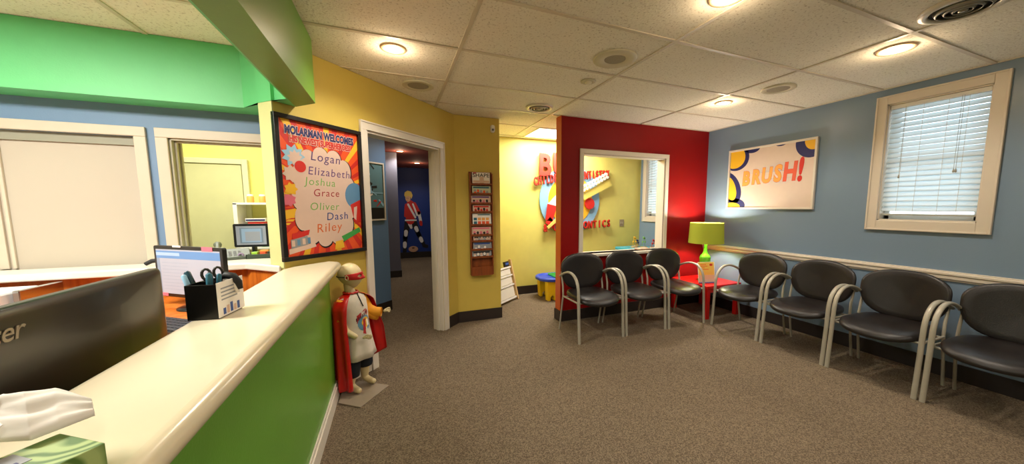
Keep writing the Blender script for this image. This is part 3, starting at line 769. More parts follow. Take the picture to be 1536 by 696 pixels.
# ------------------------------------------------------------------ framed welcome poster on the yellow wall
t0, t1, z0, z1 = -.319, .318, 1.02, 1.955
PX = Vector((SD.x, SD.y, 0)); org = pw((t0+t1)/2, .0); PW, PH = t1-t0, z1-z0
Tq = TR((org[0], org[1], (z0+z1)/2), PX, (0, 0, 1))
po = thing('framed_poster', 'black framed comic style welcome poster with handwritten names in a white cloud', 'poster', (org[0], org[1], z0))
def frame(mb, w, h, fw, d0, d1, T, m=0):
    mb.box(-w/2, -h/2, d0, w/2, -h/2+fw, d1, m, T); mb.box(-w/2, h/2-fw, d0, w/2, h/2, d1, m, T)
    mb.box(-w/2, -h/2+fw, d0, -w/2+fw, h/2-fw, d1, m, T); mb.box(w/2-fw, -h/2+fw, d0, w/2, h/2-fw, d1, m, T)
m = MB(); frame(m, PW, PH, .028, .001, .03, Tq); m.box(-PW/2+.01, -PH/2+.01, .001, PW/2-.01, PH/2-.01, .006, 0, Tq)
m.build('frame', BLACK, po, bevel=.003)
m = MB(); iw, ih = PW-.056, PH-.056
m.box(-iw/2, -ih/2, .006, iw/2, ih/2, .010, 0, Tq)
def ray_fan(mb, cx_, cy_, n, m1, z, w, h, T, duty=.5, ph=0):
    def clip(a):
        dx, dy = math.cos(a), math.sin(a); k = 1e9
        if dx > 0: k = min(k, (w/2-cx_)/dx)
        if dx < 0: k = min(k, (-w/2-cx_)/dx)
        if dy > 0: k = min(k, (h/2-cy_)/dy)
        if dy < 0: k = min(k, (-h/2-cy_)/dy)
        return (cx_+dx*k, cy_+dy*k)
    for i in range(n):
        a = ph+2*PI*i/n; b = a+2*PI/n*duty
        mb.prism([(cx_, cy_), clip(a), clip(b)], z, z+.0004, m1, T)
ray_fan(m, 0, -.02, 30, 2, .0100, iw, ih, Tq, .4, .05); ray_fan(m, 0, -.02, 11, 1, .0103, iw, ih, Tq, .16, .3)
def cloud(rx, ry, n, amp, cx_=0, cy_=0, ph=0):
    pts = []
    for i in range(n*10):
        a = 2*PI*i/(n*10)+ph; k = 1+amp*abs(math.sin(a*n/2))**.7
        e = (abs(math.cos(a))**2.6+abs(math.sin(a))**2.6)**(-1/2.6)
        pts.append((cx_+rx*e*k*math.cos(a), cy_+ry*e*k*math.sin(a)))
    return pts
# halftone texture blocks on the lower left
for k in range(6): m.box(-iw/2, -.13-.022*k, .0107, -iw/2+.17, -.122-.022*k, .0110, 2, Tq)
m.prism([(-iw/2, -.14), (-iw/2+.15, -.11), (-iw/2+.15, -.16), (-iw/2, -.20)], .0111, .0113, 1, Tq)
m.prism(cloud(.222, .318, 13, .115, .012, -.055), .0114, .0117, 4, Tq)
m.prism(cloud(.217, .312, 13, .115, .008, -.050), .0118, .0121, 3, Tq)
# blue burst at the right and coloured corner shapes
m.disc(.075, .0122, .0124, 5, Tq, 28, .95, 1.15) if False else None
bl_pts = [(.245+.085*math.cos(a*PI/14)*1, -.03+.098*math.sin(a*PI/14)) for a in range(28)]
m.prism([(min(p[0], iw/2), p[1]) for p in bl_pts], .0122, .0124, 5, Tq)
m.prism([(.20, -.10), (iw/2, -.06), (iw/2, -.23), (.235, -.25)], .0125, .0127, 2, Tq)
m.prism([(.23, -.12), (.26, -.11), (.245, -.22), (.225, -.20)], .0128, .0130, 3, Tq)
m.prism([(.11, -.335), (.27, -.275), (.28, -.31), (.13, -.375)], .0125, .0127, 6, Tq)
m.prism([(.06, -.37), (.12, -.36), (.13, -.42), (.05, -.43)], .0125, .0127, 1, Tq)
m.prism([(-.26, -.33), (-.15, -.31), (-.14, -.37), (-.26, -.39)], .0128, .0130, 7, Tq)
m.prism([(-.25, -.29), (-.13, -.27), (-.14, -.305), (-.25, -.33)], .0128, .0130, 2, Tq)
m.prism([(-.275, -.39), (-.10, -.36), (-.09, -.39), (-.275, -.425)], .0128, .0130, 3, Tq)
for k in range(4): m.box(-.255+.035*k, -.375+.004*k, .0131, -.235+.035*k, -.335+.004*k, .0133, 5 if k % 2 else 3, Tq)
# plain comic star shapes on the left margin, where the print is busy
def star(cx_, cy_, r1, r2, n, ph=0): return [(cx_+(r1 if i % 2 == 0 else r2)*math.cos(ph+PI*i/n), cy_+(r1 if i % 2 == 0 else r2)*math.sin(ph+PI*i/n)) for i in range(2*n)]
m.prism(star(-.205, .215, .078, .052, 9), .0125, .0127, 8, Tq); m.prism(star(-.195, .205, .052, .034, 9, .2), .0128, .0130, 3, Tq)
m.prism(star(-.225, .10, .058, .042, 8, .1), .0125, .0127, 3, Tq); m.disc(.038, .0131, .0133, 2, Tq @ Matrix.Translation((-.165, .15, 0)), 20)
m.prism(star(-.235, .0, .045, .032, 7), .0125, .0127, 1, Tq); m.prism(star(-.25, -.07, .045, .034, 7, .4), .0125, .0127, 9, Tq)
# header
Tt1 = Tq @ Matrix.Translation((.0, .375, .0135)) @ Matrix.Rotation(.0, 4, 'Z')
Tt2 = Tq @ Matrix.Translation((.0, .322, .0135))
m.text('MOLARMAN WELCOMES', .070, Tt1, 3, .0001, .0075, .08, sx=.645); m.text('MOLARMAN WELCOMES', .070, Tt1 @ Matrix.Translation((0, 0, .0005)), 10, .0001, .0036, .08, sx=.645)
m.text('HIS NEWEST SUPERHEROES!', .056, Tt2, 3, .0001, .0064, .08, sx=.64); m.text('HIS NEWEST SUPERHEROES!', .056, Tt2 @ Matrix.Translation((0, 0, .0005)), 2, .0001, .0028, .08, sx=.64)
m.text('', .01, Tq, 3)
for (s_, x, y, sz, mi, rz) in (('Logan', .02, .225, .085, 11, -.03), ('Elizabeth', .045, .125, .078, 12, -.02), ('Joshua', -.03, .055, .075, 13, -.02), ('Grace', .01, -.02, .072, 14, 0),
                           ('Oliver', -.01, -.115, .075, 13, .0), ('Dash', .085, -.185, .078, 15, .03), ('Riley', .015, -.265, .088, 16, .05)):
    m.text(s_, sz, Tq @ Matrix.Translation((x, y, .0128)) @ Matrix.Rotation(rz, 4, 'Z'), mi, .0001, -.0002, .12, space=1.15)
m.build('poster_print', [P_ORANGE, P_YEL, P_RED, P_CLOUD, P_BLACK, P_BLUE, P_GREEN, P_GREY, P_LBLUE, P_PINK, P_NAVY, P_MVIO, P_PURPLE, P_LGREEN, P_MRED, P_MBLUE, P_MORG], po)

# ------------------------------------------------------------------ brush poster on the blue wall
Tr = TR((XR-.001, (3.215+2.21)/2, (1.34+2.085)/2), (0, -1, 0), (0, 0, 1))   # z -> -x
bp_ = thing('framed_poster', 'white framed poster reading BRUSH! on the blue wall above the lamp', 'poster', (XR, 2.71, 1.34))
BWd, BHt = 1.005, .745; m = MB(); frame(m, BWd, BHt, .022, 0, .03, Tr)
m.build('frame', TRIMW, bp_, bevel=.003)
m = MB(); iw, ih = BWd-.044, BHt-.044; m.box(-iw/2, -ih/2, 0, iw/2, ih/2, .014, 0, Tr)
def blob(cx_, cy_, rx, ry, mi, z, sh=.0, n=40, pw_=2.0):
    pts = []
    for i in range(n):
        a = 2*PI*i/n; e = (abs(math.cos(a))**pw_+abs(math.sin(a))**pw_)**(-1/pw_)
        x = cx_+rx*e*math.cos(a)+sh*ry*e*math.sin(a); y = cy_+ry*e*math.sin(a)
        pts.append((max(-iw/2+.001, min(iw/2-.001, x)), max(-ih/2+.001, min(ih/2-.001, y))))
    m.prism(pts, z, z+.0004, mi, Tr)
blob(-.42, .28, .185, .17, 1, .0141, -.1); blob(-.44, .285, .155, .145, 2, .0146, -.1)
blob(-.46, -.10, .135, .20, 1, .0141, -.3); blob(-.475, -.105, .085, .155, 2, .0146, -.3)
blob(-.42, -.33, .165, .095, 1, .0141, .1); blob(-.43, -.345, .11, .055, 2, .0146)
blob(-.20, .36, .095, .055, 1, .0141); blob(.13, .365, .06, .03, 1, .0141)
blob(.44, .33, .155, .16, 1, .0141); blob(.46, .35, .085, .10, 2, .0146)
for i in range(-22, 23):
    for j in range(-9, 10):
        x = .10+i*.0155; y = .03+j*.0165
        d = abs(j)/9+abs(i)/26
        if (j > 1 or j < -2) and d < 1.05 and abs(x) < .46:
            rr = .0075*(1.1-d*.8); m.prism([(x-rr, y), (x, y-rr), (x+rr, y), (x, y+rr)], .0141, .0144, 3, Tr)
TB = Tr @ Matrix.Translation((0, -.01, .0150)) @ Matrix.Rotation(.02, 4, 'Z')
xs = -.325; heights = [.205, .205, .21, .225, .245, .30]
for k, (ch, mi, wdt) in enumerate(zip('BRUSH!', (5, 5, 5, 5, 6, 4), (.125, .125, .130, .118, .140, .07))):
    Tc = TB @ Matrix.Translation((xs+wdt/2, .01+.012*k*.6, 0))
    m.text(ch, heights[k]*1.12, Tc, 7, .0002, .0135, .12, sx=.72); m.text(ch, heights[k]*1.12, Tc @ Matrix.Translation((0, 0, .0006)), mi, .0002, .0105, .12, sx=.72)
    xs += wdt
m.build('poster_print', [flat('brush_paper', (218, 198, 182)), P_NAVY, P_YEL, flat('halftone_blue', (132, 164, 196)), P_RED, P_LORANGE, flat('print_coral', (226, 96, 66)), P_RED], bp_)

# ------------------------------------------------------------------ playroom wall sign
sg = thing('wall_sign', 'raised round blue and yellow dentistry sign with red lettering on yellow wall', 'sign', (2.68, YB, 1.0))
Tg = TR((2.66, YB, 1.48), (1, 0, 0), (0, 0, 1))
m = MB(); m.disc(.545, .01, .03, 0, Tg, 56); m.disc(.40, .03, .036, 1, Tg, 48)
m.build('sign_disc', [mat('sign_light_blue', (140, 190, 222), .5), P_YEL], sg)
m = MB()
def limb(a, b, w0_, w1_, mi, z):
    global m
    a = Vector(a); b = Vector(b); d = (b-a).normalized(); n = Vector((-d.y, d.x))
    m.prism([tuple(a+n*w0_), tuple(a-n*w0_), tuple(b-n*w1_), tuple(b+n*w1_)], z, z+.012, 0, Tg)
    if mi is not None: m.build('colour_bar', [P_WHITE, P_RED, flat('sign_blue', (40, 80, 170))][mi], sg); m = MB()
limb((-.10, .12), (-.36, -.12), .09, .07, 0, .036); limb((-.34, -.08), (-.40, -.33), .085, .06, 1, .05); limb((-.42, -.31), (-.30, -.42), .06, .05, 1, .05)
limb((-.02, .10), (-.14, -.05), .05, .09, 2, .06); m.disc(.09, .05, .07, 0, Tg @ Matrix.Translation((.34, -.06, 0)), 24)
m.build('red_disc', P_RED, sg)
m = MB(); limb((-.43, -.44), (.25, .12), .022, .03, None, .075)
limb((.20, .05), (.72, .30), .055, .06, None, .08)
for i in range(9):
    for j in range(2):
        p = Vector((.20, .10))+Vector((.055, .027))*i+Vector((-.02, .04))*j*1.2
        m.disc(.026, .09, .12, 1, Tg @ Matrix.Translation((p.x, p.y+.06, 0)), 10)
m.build('toothbrush', [mat('brush_handle', (232, 216, 110), .4), P_WHITE], sg)
SLET = [flat('sign_red', (208, 44, 22)), flat('sign_letter_shadow', (84, 16, 14))]
def ltext(s_, size, x, y, rz=0, off=.012, sx=.8, shadow=True, align='CENTER'):
    T = Tg @ Matrix.Translation((x, y, .06)) @ Matrix.Rotation(rz, 4, 'Z')
    m = MB(); m.text(s_, size, T, 0, .012, off, 0, sx=sx, align=align)
    m.text(s_, size, T @ Matrix.Translation((.006, -.008, -.02)), 1, .012, off, 0, sx=sx, align=align)  # darker offset copy behind each letter, drawn as its shadow
    m.build('letter', SLET, sg)
ltext('B', .46, -.47, .52, -.03, .014, .85); ltext('U', .46, -.20, .54, .0, .014, .85)
word = "CHILDREN'S DENTISTRY"
for i, ch in enumerate(word):
    if ch == ' ': continue
    f_ = (i-(len(word)-1)/2)/len(word)
    ltext(ch, .175, f_*1.38+.03, .375+.16*f_-.10*f_*f_, .10, .003, .50)
for i, ch in enumerate('& ORTHODONTICS'):
    if ch != ' ': ltext(ch, .165, -.46+.091*i, -.445+.004*i, .02, .003, .62)

# switch plate
sw = thing('light_switch', 'pale double switch plate on the yellow playroom wall', 'light switch', (3.69, YB, 1.09))
MB().box(3.645, YB-.008, 1.03, 3.735, YB, 1.15).build('switch_plate', mat('beige_plastic', (160, 148, 112), .4), sw, bevel=.003)
m = MB(); m.box(3.665, YB-.014, 1.07, 3.678, YB-.006, 1.11); m.box(3.702, YB-.014, 1.07, 3.715, YB-.006, 1.11)
m.build('switch_toggle', mat('grey_beige_plastic', (196, 188, 160), .4), sw)

# ------------------------------------------------------------------ magazine rack
RY = YM
mr = thing('magazine_rack', 'tall narrow wooden magazine rack hung on the yellow column', 'magazine rack', (.95, RY, .57))
RX, RW, RZ0, RZ1 = .95, .272, .565, 1.775
m = MB(); m.box(RX-RW/2, RY-.014, RZ0, RX+RW/2, RY-.002, RZ1)
m.box(RX-RW/2, RY-.06, RZ0, RX-RW/2+.012, RY-.002, RZ1-.02); m.box(RX+RW/2-.012, RY-.06, RZ0, RX+RW/2, RY-.002, RZ1-.02)
m.build('rack_back', RACKW, mr, bevel=.002)
rows = [1.625, 1.515, 1.405, 1.305, 1.155, 1.035, .965, .865, .775]
m = MB()
for z in rows+[RZ0]:
    m = MB(); m.box(RX-RW/2+.012, RY-.058, z-.004, RX+RW/2-.012, RY-.014, z+.004)
    m.box(RX-RW/2+.012, RY-.062, z-.004, RX+RW/2-.012, RY-.056, z+(.018 if z != RZ0 else .10)); m.build('rack_pocket', RACKW, mr)
names = [('white magazine headed SHAPE at the top of the rack', [P_WHITE, P_BLACK, P_RED, P_PEACH], .128, 'SHAPE'),
         ('pale green and cream magazine second from the top of the rack', [flat('pale_sage', (196, 204, 170)), P_TEAL, P_ORANGE, P_GREY], .085, None),
         ('pink and dark magazine with group photo third from the top of the rack', [P_PEACH, P_PURPLE, P_PINK, P_BLACK], .085, None),
         ('red magazine with dark round pictures fourth from the top of the rack', [P_PEACH, P_RED, P_BLACK, P_RED], .075, None),
         ('white magazine with orange and blue picture squares mid rack', [P_WHITE, P_TEAL, P_ORANGE, P_LORANGE], .125, None),
         ('pink cover magazine below the one with picture squares', [P_PEACH, P_PINK, P_BLACK, P_PINK], .090, None),
         ('magazine with thick dark title below the pink one', [P_PEACH, P_BLACK, P_GREY, P_PEACH], .060, None),
         ('grey blue magazine second from the bottom of the filled rack pockets', [P_GREY, P_MBLUE, P_WHITE, P_GREY], .080, None),
         ('grey and black magazine in the lowest filled pocket of the rack', [P_GREY, P_BLACK, P_WHITE, P_PEACH], .068, None)]
for i, ((lab, ms, h, tt), z) in enumerate(zip(names, rows)):
    g = thing('magazine', lab, 'magazine', (RX, RY-.04, z+.004), 0, 'magazines in the wooden wall rack')
    h *= 1.0 if i == 6 else 1.08; ang = .10; w = .208+.012*(i % 3); xo = (.004, .006, -.002)[i % 3]
    Tm = TR((RX+xo, RY-.046, z+.005), (1, .0, 0), (0, math.sin(ang), math.cos(ang)))
    m = MB(); m.box(-w/2, 0, -.006, w/2, h, 0, 0, Tm); m.build('pages', P_WHITE, g)
    m = MB(); m.box(-w/2, 0, 0, w/2, h, .0012, 0, Tm)
    if tt:
        m.text(tt, .062, Tm @ Matrix.Translation((0, h-.035, .0014)), 1, .0002, .0008, sx=1.12)
        m.box(-w/2+.01, .02, .0012, w/2-.01, .045, .0016, 3, Tm); m.box(-.02, .0, .0016, .03, .09, .0019, 3, Tm); m.box(-w/2+.01, h-.012, .0012, -w/2+.05, h-.002, .0016, 2, Tm)
    elif i == 4:
        for a in range(4):
            for b in range(2):
                m.box(-w/2+.012+a*.048, .012+b*.042, .0012, -w/2+.05+a*.048, .044+b*.042, .0016, (1 if a == 0 else 2 if b == 0 else 3), Tm)
        m.box(-.05, h-.022, .0012, w/2-.012, h-.010, .0016, 1, Tm)
    else:
        random.seed(i+5)
        m.box(-w/2+.012, h-.026, .0012, w/2-.02, h-.008, .0016, 1, Tm)
        for k in range(5):
            x = -w/2+.02+k*(w-.04)/5; hh = .015+random.random()*.03
            m.disc(.014, .0012+.0002*k, .0016+.0002*k, 2 if k % 2 else 3, Tm @ Matrix.Translation((x+.012, .012+hh*.6, 0)), 12, 1, 1.3)
            m.box(x, .004, .0012, x+.026, .012+hh*.4, .0017, 1 if k % 2 else 2, Tm)
    m.build('cover', ms, g)

# small white sensor on the column
tg_ = thing('wall_sensor', 'small white sensor high on the yellow column near the ceiling', 'sensor', (1.10, YM, 2.25))
MB().prism(rrect(1.105, 2.275, .05, .085, .02), 0, .035, 0, TR((0, YM, 0), (1, 0, 0), (0, 0, 1))).build('sensor_body', WHITE, tg_, bevel=.008)
MB().sphere((1.105, YM-.036, 2.262), .014, 0).build('sensor_lens', GREYP, tg_)

# ------------------------------------------------------------------ armchairs
def chair_master():
    r = thing('waiting_chair', 'x', 'chair', (0, 0, 0), 0, 'black vinyl waiting chairs')
    hwid = .265
    prof = [(0, 0), (.008, .10), (.018, .25), (.026, .38), (.030, .46), (.036, .53), (.055, .595), (.09, .643), (.14, .675), (.20, .688), (.26, .684), (.33, .665), (.40, .635), (.435, .615)]
    for s_ in (-1, 1):
        m = MB(); pts = []
        P = [Vector((0, y, z)) for y, z in prof]; 
        # catmull smoothing
        for i in range(len(P)-1):
            p0 = P[max(0, i-1)]; p1 = P[i]; p2 = P[i+1]; p3 = P[min(len(P)-1, i+2)]
            for k in range(4):
                t = k/4; pts.append(.5*((2*p1)+(p2-p0)*t+(2*p0-5*p1+4*p2-p3)*t*t+(3*p1-p0-3*p2+p3)*t**3))
        pts.append(P[-1])
        pts = [(s_*hwid, p.y, p.z) for p in pts]
        m.tube(pts, .0120, 12, 0, None, ry=.0165, up=(0, 0, 1))
        m.build('front_leg_arm', FRAME, r)
        m = MB(); m.tube([(s_*hwid*.97, .465, 0), (s_*hwid*.97, .425, .20), (s_*hwid*.96, .385, .40), (s_*hwid*.95, .395, .50), (s_*hwid*.95, .42, .60), (s_*hwid*.93, .44, .66)], .010, 10)
        m.build('rear_leg', FRAME, r)
    m = MB()
    for s_ in (-1, 1): m.tube([(s_*hwid, .03, .405), (s_*hwid*.97, .385, .40)], .009, 8)
    m.tube([(-hwid, .06, .395), (hwid, .06, .395)], .009, 8); m.tube([(-hwid*.96, .36, .395), (hwid*.96, .36, .395)], .009, 8)
    m.build('seat_frame', FRAME, r)
    # seat pad: outline rings
    def outline(n=48):
        o = []
        for i in range(n):
            a = 2*PI*i/n; e = (abs(math.cos(a))**3.6+abs(math.sin(a))**3.6)**(-1/3.6)
            x = .252*e*math.cos(a); y = .235*e*math.sin(a)
            if y < 0: y -= .045*(1-(x/.252)**2)          # front edge bows outward
            o.append((x*(1-.08*(y+.235)/.47), y))
        return o
    ol = outline()
    R = []
    for sc, h in ((.90, -.022), (.97, -.018), (1.0, -.004), (1.0, .008), (.975, .022), (.90, .031), (.75, .034), (.5, .031), (.25, .028), (.04, .027)):
        R.append([(x*sc, .215+y*sc, .425+h-.030*max(0, -(y*sc+.05)/.2)**2.2+.012*max(0, y*sc/.2)**2) for x, y in ol])
    MB().rings(R).build('seat', VINYL, r)
    # back pad in local (x, z), bent around the sitter
    def bo(n=52):
        o = []
        for i in range(n):
            a = 2*PI*i/n; p_ = 4.0; e = (abs(math.cos(a))**p_+abs(math.sin(a))**p_)**(-1/p_)
            x = .266*e*math.cos(a); z = .198*e*math.sin(a)
            x *= 1+.03*(z/.198)-.15*max(0, -z/.198)**1.6
            z -= .045*max(0, z/.198)*(x/.26)**2; z += .03*max(0, -z/.198)*(x/.26)**2                   # narrower below
            o.append((x, z))
        return o
    ob = bo(); R = []
    for sc, d in ((.04, -.004), (.4, -.006), (.75, -.010), (.92, -.010), (.985, -.002), (1.0, .010), (.985, .022), (.92, .030), (.6, .034), (.04, .034)):
        R.append([(x*sc, .432+d+.13*(z*sc)+.0-.55*(x*sc)**2, .655+z*sc) for x, z in ob][::-1])
    MB().rings(R).build('backrest', VINYL, r)
    return r
ch0 = chair_master()
chairs = [((1.935, 2.872), 0, 'black vinyl armchair at the left end of the row, nearest the playroom entrance'),
          ((2.510, 2.875), 0, 'middle of the three black vinyl armchairs in front of the red wall'),
          ((3.085, 2.865), 0, 'black vinyl armchair against the red wall, left of the red corner table'),
          ((3.388, 2.527), -PI/2, 'black vinyl armchair on the blue wall right beside the red corner table'),
          ((3.385, 1.945), -PI/2, 'black vinyl armchair second from the red table along the blue wall'),
          ((3.388, 1.377), -PI/2, 'black vinyl armchair below the left side of the window with blinds'),
          ((3.388, .803), -PI/2, 'black vinyl armchair cut off by the right edge of the photo')]
for i, ((x, y), rz, lab) in enumerate(chairs):
    c = ch0 if i == 0 else copy_tree(ch0)
    c.location = (x, y, 0); c.rotation_euler = (0, 0, rz); c['label'] = lab

# ------------------------------------------------------------------ red corner table, lamp, flyer
tz = .415
rt = thing('corner_table', 'glossy red square side table in the corner between the chairs', 'table', (3.73, 3.2, 0))
tx0, tx1, ty0, ty1 = 3.455, 4.035, 2.925, 3.515
MB().box(tx0, ty0, tz-.035, tx1, ty1, tz).build('table_top', REDLAM, rt, bevel=.006)
m = MB(); q = .035
m.box(tx0+q, ty0+q-.01, tz-.09, tx1-q, ty0+q+.01, tz-.035); m.box(tx0+q, ty1-q-.01, tz-.09, tx1-q, ty1-q+.01, tz-.035)
m.box(tx0+q-.01, ty0+q, tz-.09, tx0+q+.01, ty1-q, tz-.035); m.box(tx1-q-.01, ty0+q, tz-.09, tx1-q+.01, ty1-q, tz-.035)
m.build('apron', REDLAM, rt)
for x in (tx0+q, tx1-q):
    for y in (ty0+q, ty1-q): MB().box(x-.026, y-.026, 0, x+.026, y+.026, tz-.035).build('leg', REDLAM, rt, bevel=.004)
lx, ly = 3.705, 3.20
lp = thing('table_lamp', 'lime green table lamp with drum shade on the red corner table', 'lamp', (lx, ly, tz))
TL = Matrix.Translation((lx, ly, tz))
MB().lathe([(.001, 0), (.075, 0), (.078, .012), (.070, .02), (.055, .035), (.050, .06), (.058, .11), (.066, .17), (.068, .22), (.066, .27), (.070, .30), (.060, .325), (.040, .345), (.028, .365), (.022, .39), (.019, .43), (.018, .50), (.014, .51), (.014, .55), (.001, .55)], 36, 0, TL, cap=False).build('lamp_base', GREENBASE, lp)
m = MB(); m.rings([[(rr*math.cos(t*2*PI/56), rr*math.sin(t*2*PI/56), zz) for t in range(56)] for rr, zz in ((.208, .49), (.208, .492), (.196, .748), (.196, .75), (.193, .75), (.193, .748), (.205, .492), (.205, .49))], 0, TL, closed=True)
m.build('lamp_shade', SHADE, lp)
m = MB()
for k in range(3): m.tube([(0, 0, .70), (.194*math.cos(k*2.094), .194*math.sin(k*2.094), .735)], .002, 6, 0, TL)
m.tube([(0, 0, .55), (0, 0, .70)], .004, 6, 0, TL)
m.build('shade_spider', CHROME, lp)
m = MB(); m.sphere((0, 0, .672), .020, 0, TL, 16, (1, 1, 1.25))
m.build('bulb', mat('lamp_bulb', (255, 220, 160), .5, emit=6), lp)
fl = thing('flyer_stand', 'yellow and white flyer in a clear stand before the lamp on the red table', 'flyer', (3.56, 3.02, tz))
Tf = TR((3.585, 3.03, tz+.004), Vector((.93, -.36, 0)), Vector((.10, .20, 1)))
Tf = TR((3.60, 3.065, tz+.004), Vector((.97, -.25, 0)).normalized(), (Vector((.25, .97, 0)).normalized()*.16+Vector((0, 0, 1))))
m = MB(); m.box(-.112, .0, 0, .112, .262, .003, 0, Tf); m.box(-.112, 0, 0, .112, .012, .03, 2, Tf)
m.build('stand_sheet', [P_WHITE, P_YEL, flat('clear_blue', (96, 96, 160))], fl)
m = MB(); m.box(-.106, .012, .003, .106, .10, .0036, 0, Tf); m.box(-.106, .10, .003, .106, .258, .0036, 1, Tf)
for k in range(4): m.box(-.085, .225-.02*k, .0036, (.0, .02, -.02, .03)[k], .233-.02*k, .0042, 2, Tf)
m.disc(.018, .0036, .0042, 3, Tf @ Matrix.Translation((.065, .225, 0)), 16, 1.2, .8)
for k in range(5): m.box(-.085, .13-.018*k, .0036, .08, .134-.018*k, .0040, 4, Tf)
m.build('flyer_print', [P_PEACH, flat('flyer_yellow', (238, 196, 90)), P_ORANGE, P_RED, P_LORANGE], fl)

# ------------------------------------------------------------------ playroom furniture
# toddler activity table
kt = thing('activity_table', 'low blue, yellow and green plastic play table in the playroom', 'play table', (2.42, 4.6, 0))
kz = .335; kx, ky = 2.40, 4.60
TK = Matrix.Translation((kx, ky, 0)); KB = mat('blue_plastic', (44, 74, 190), .35); KG = mat('green_plastic', (36, 150, 66), .4); KY = mat('yellow_plastic', (244, 204, 20), .35)
m = MB()
R = []
for sc, z in ((.95, kz-.05), (1, kz-.045), (1.0, kz-.01), (.97, kz), (.90, kz), (.88, kz-.018), (.02, kz-.018)):
    R.append([(x*sc, y*(sc if sc > .9 else sc*.97), z) for x, y in rrect(0, 0, .92, .48, .20, 8)])
m.rings(R, 0, TK); m.build('table_rim', KB, kt)
m = MB(); m.prism(rrect(.08, 0, .60, .38, .05), kz-.016, kz+.002, 0, TK)
for i in range(14):
    for j in range(8): m.disc(.008, kz+.002, kz+.010, 0, TK @ Matrix.Translation((-.19+.041*i, -.15+.043*j, 0)), 8)
m.build('building_plate', KG, kt)
for sx in (-1, 1):
    for sy in (-1, 1):
        m = MB(); m.prism([(-.07, 0), (-.03, 0), (-.025, .06), (.0, .08), (.025, .06), (.03, 0), (.07, 0), (.085, kz-.045), (-.085, kz-.045)], -.05, .05, 0,
                          TR((kx+sx*.30, ky+sy*.145, 0), (1, 0, 0), (0, 0, 1)))
        m.build('leg', KY, kt, bevel=.008)
ty = thing('toy_figure', 'small dark toy standing on the green plate of the play table', 'toy', (2.44, 4.6, kz+.01))
MB().lathe([(.05, 0), (.05, .012), (.02, .02), (.012, .05), (.03, .06), (.03, .075), (.005, .085)], 16, 0, Matrix.Translation((2.375, 4.55, kz+.01))).build('toy_body', mat('dark_toy', (40, 70, 50), .5), ty)
# toy rack
A = Vector((1.24, 4.375)); B = Vector((1.655, 4.725)); d = (B-A).normalized(); nb = Vector((-d.y, d.x)); L = (B-A).length
TRk = TR((A.x, A.y, 0), (d.x, d.y, 0), (nb.x*.23, nb.y*.23, 1))   # local x along, y up the slope, z towards viewer
rk = thing('toy_rack', 'slanted pale wood toy rack with white bins beside the yellow column', 'toy rack', (A.x, A.y, 0))
m = MB()
for x in (0, L-.025):
    m.box(x, 0, 0, x+.025, .60, .045, 0, TRk)
    p0 = TRk @ Vector((x+.012, .57, .0)); p1 = Vector((p0.x, p0.y, 0))+Vector((nb.x, nb.y, 0))*.05
    m.tube([tuple(p0), (p1.x, p1.y, .0)], .012, 6)
m.build('side_rail', PINE, rk)
m = MB()
for y in (.03, .22, .36, .48): m.box(0, y, .0, L, y+.022, .03, 0, TRk)
m.build('cross_rail', WHITE, rk)
for (y0, y1, lab) in ((.055, .215, 'large white bin in the bottom of the slanted toy rack'), (.245, .352, 'white bin in the middle of the slanted toy rack'), (.385, .475, 'white bin in the upper tier of the slanted toy rack')):
    m = MB(); m.box(.04, y0, -.02, L-.04, y1, .02, 0, TRk)
    tag(m.build('toy_bin', mat('bin_white', (226, 222, 208), .5), bevel=.012), lab, 'bin', 'bins in the toy rack')
m = MB(); m.box(L-.15, .505, -.015, L-.05, .58, .02, 0, TRk); m.box(L-.145, .53, .02, L-.06, .56, .024, 1, TRk)
tag(m.build('picture_book', [P_BLACK, P_MBLUE]), 'dark blue book at the top of the slanted toy rack', 'book')
# teal play table by the blue wall with bead mazes
tt_ = thing('play_table', 'teal topped play table under the playroom window seen through the opening', 'play table', (3.8, 4.6, 0))
MB().box(3.50, 4.28, .64, 4.04, 4.86, .69).build('table_top', mat('teal_laminate', (70, 170, 190), .4), tt_, bevel=.01)
for x in (3.54, 4.0):
    for y in (4.32, 4.82): MB().box(x-.02, y-.02, 0, x+.02, y+.02, .64).build('leg', PINE, tt_)
def bead(label, x, y, c_, h, w):
    r = thing('bead_maze', label, 'toy', (x, y, .69))
    MB().box(x-w/2, y-.04, .69, x+w/2, y+.04, .705).build('maze_base', PINE, r, bevel=.003)
    m = MB(); m.tube([(x-w*.4+w*.8*t/12, y, .705+h*math.sin(PI*t/12)) for t in range(13)], .004, 6); m.build('wire', c_, r)
    m = MB()
    for t in (2, 5, 8, 10): m.sphere((x-w*.4+w*.8*t/12, y, .705+h*math.sin(PI*t/12)), .016, 0)
    m.build('beads', c_, r)
bead('yellow bead maze at left on the teal play table', 3.72, 4.62, P_YEL, .16, .10)
bead('light green bead maze in the middle of the teal play table', 3.86, 4.56, P_LGREEN, .16, .09)
bead('red bead maze at right on the teal play table', 3.96, 4.44, P_RED, .12, .09)
bead('navy bead maze behind the green one on the teal table', 3.88, 4.75, P_NAVY, .09, .08)
tag(MB().box(2.98, YR+.04, oz0, 3.16, YR+.14, oz0+.02, 0).build('toy_tray', [P_PEACH], bevel=.004), 'small pale tray lying on the white sill of the red wall opening', 'tray')

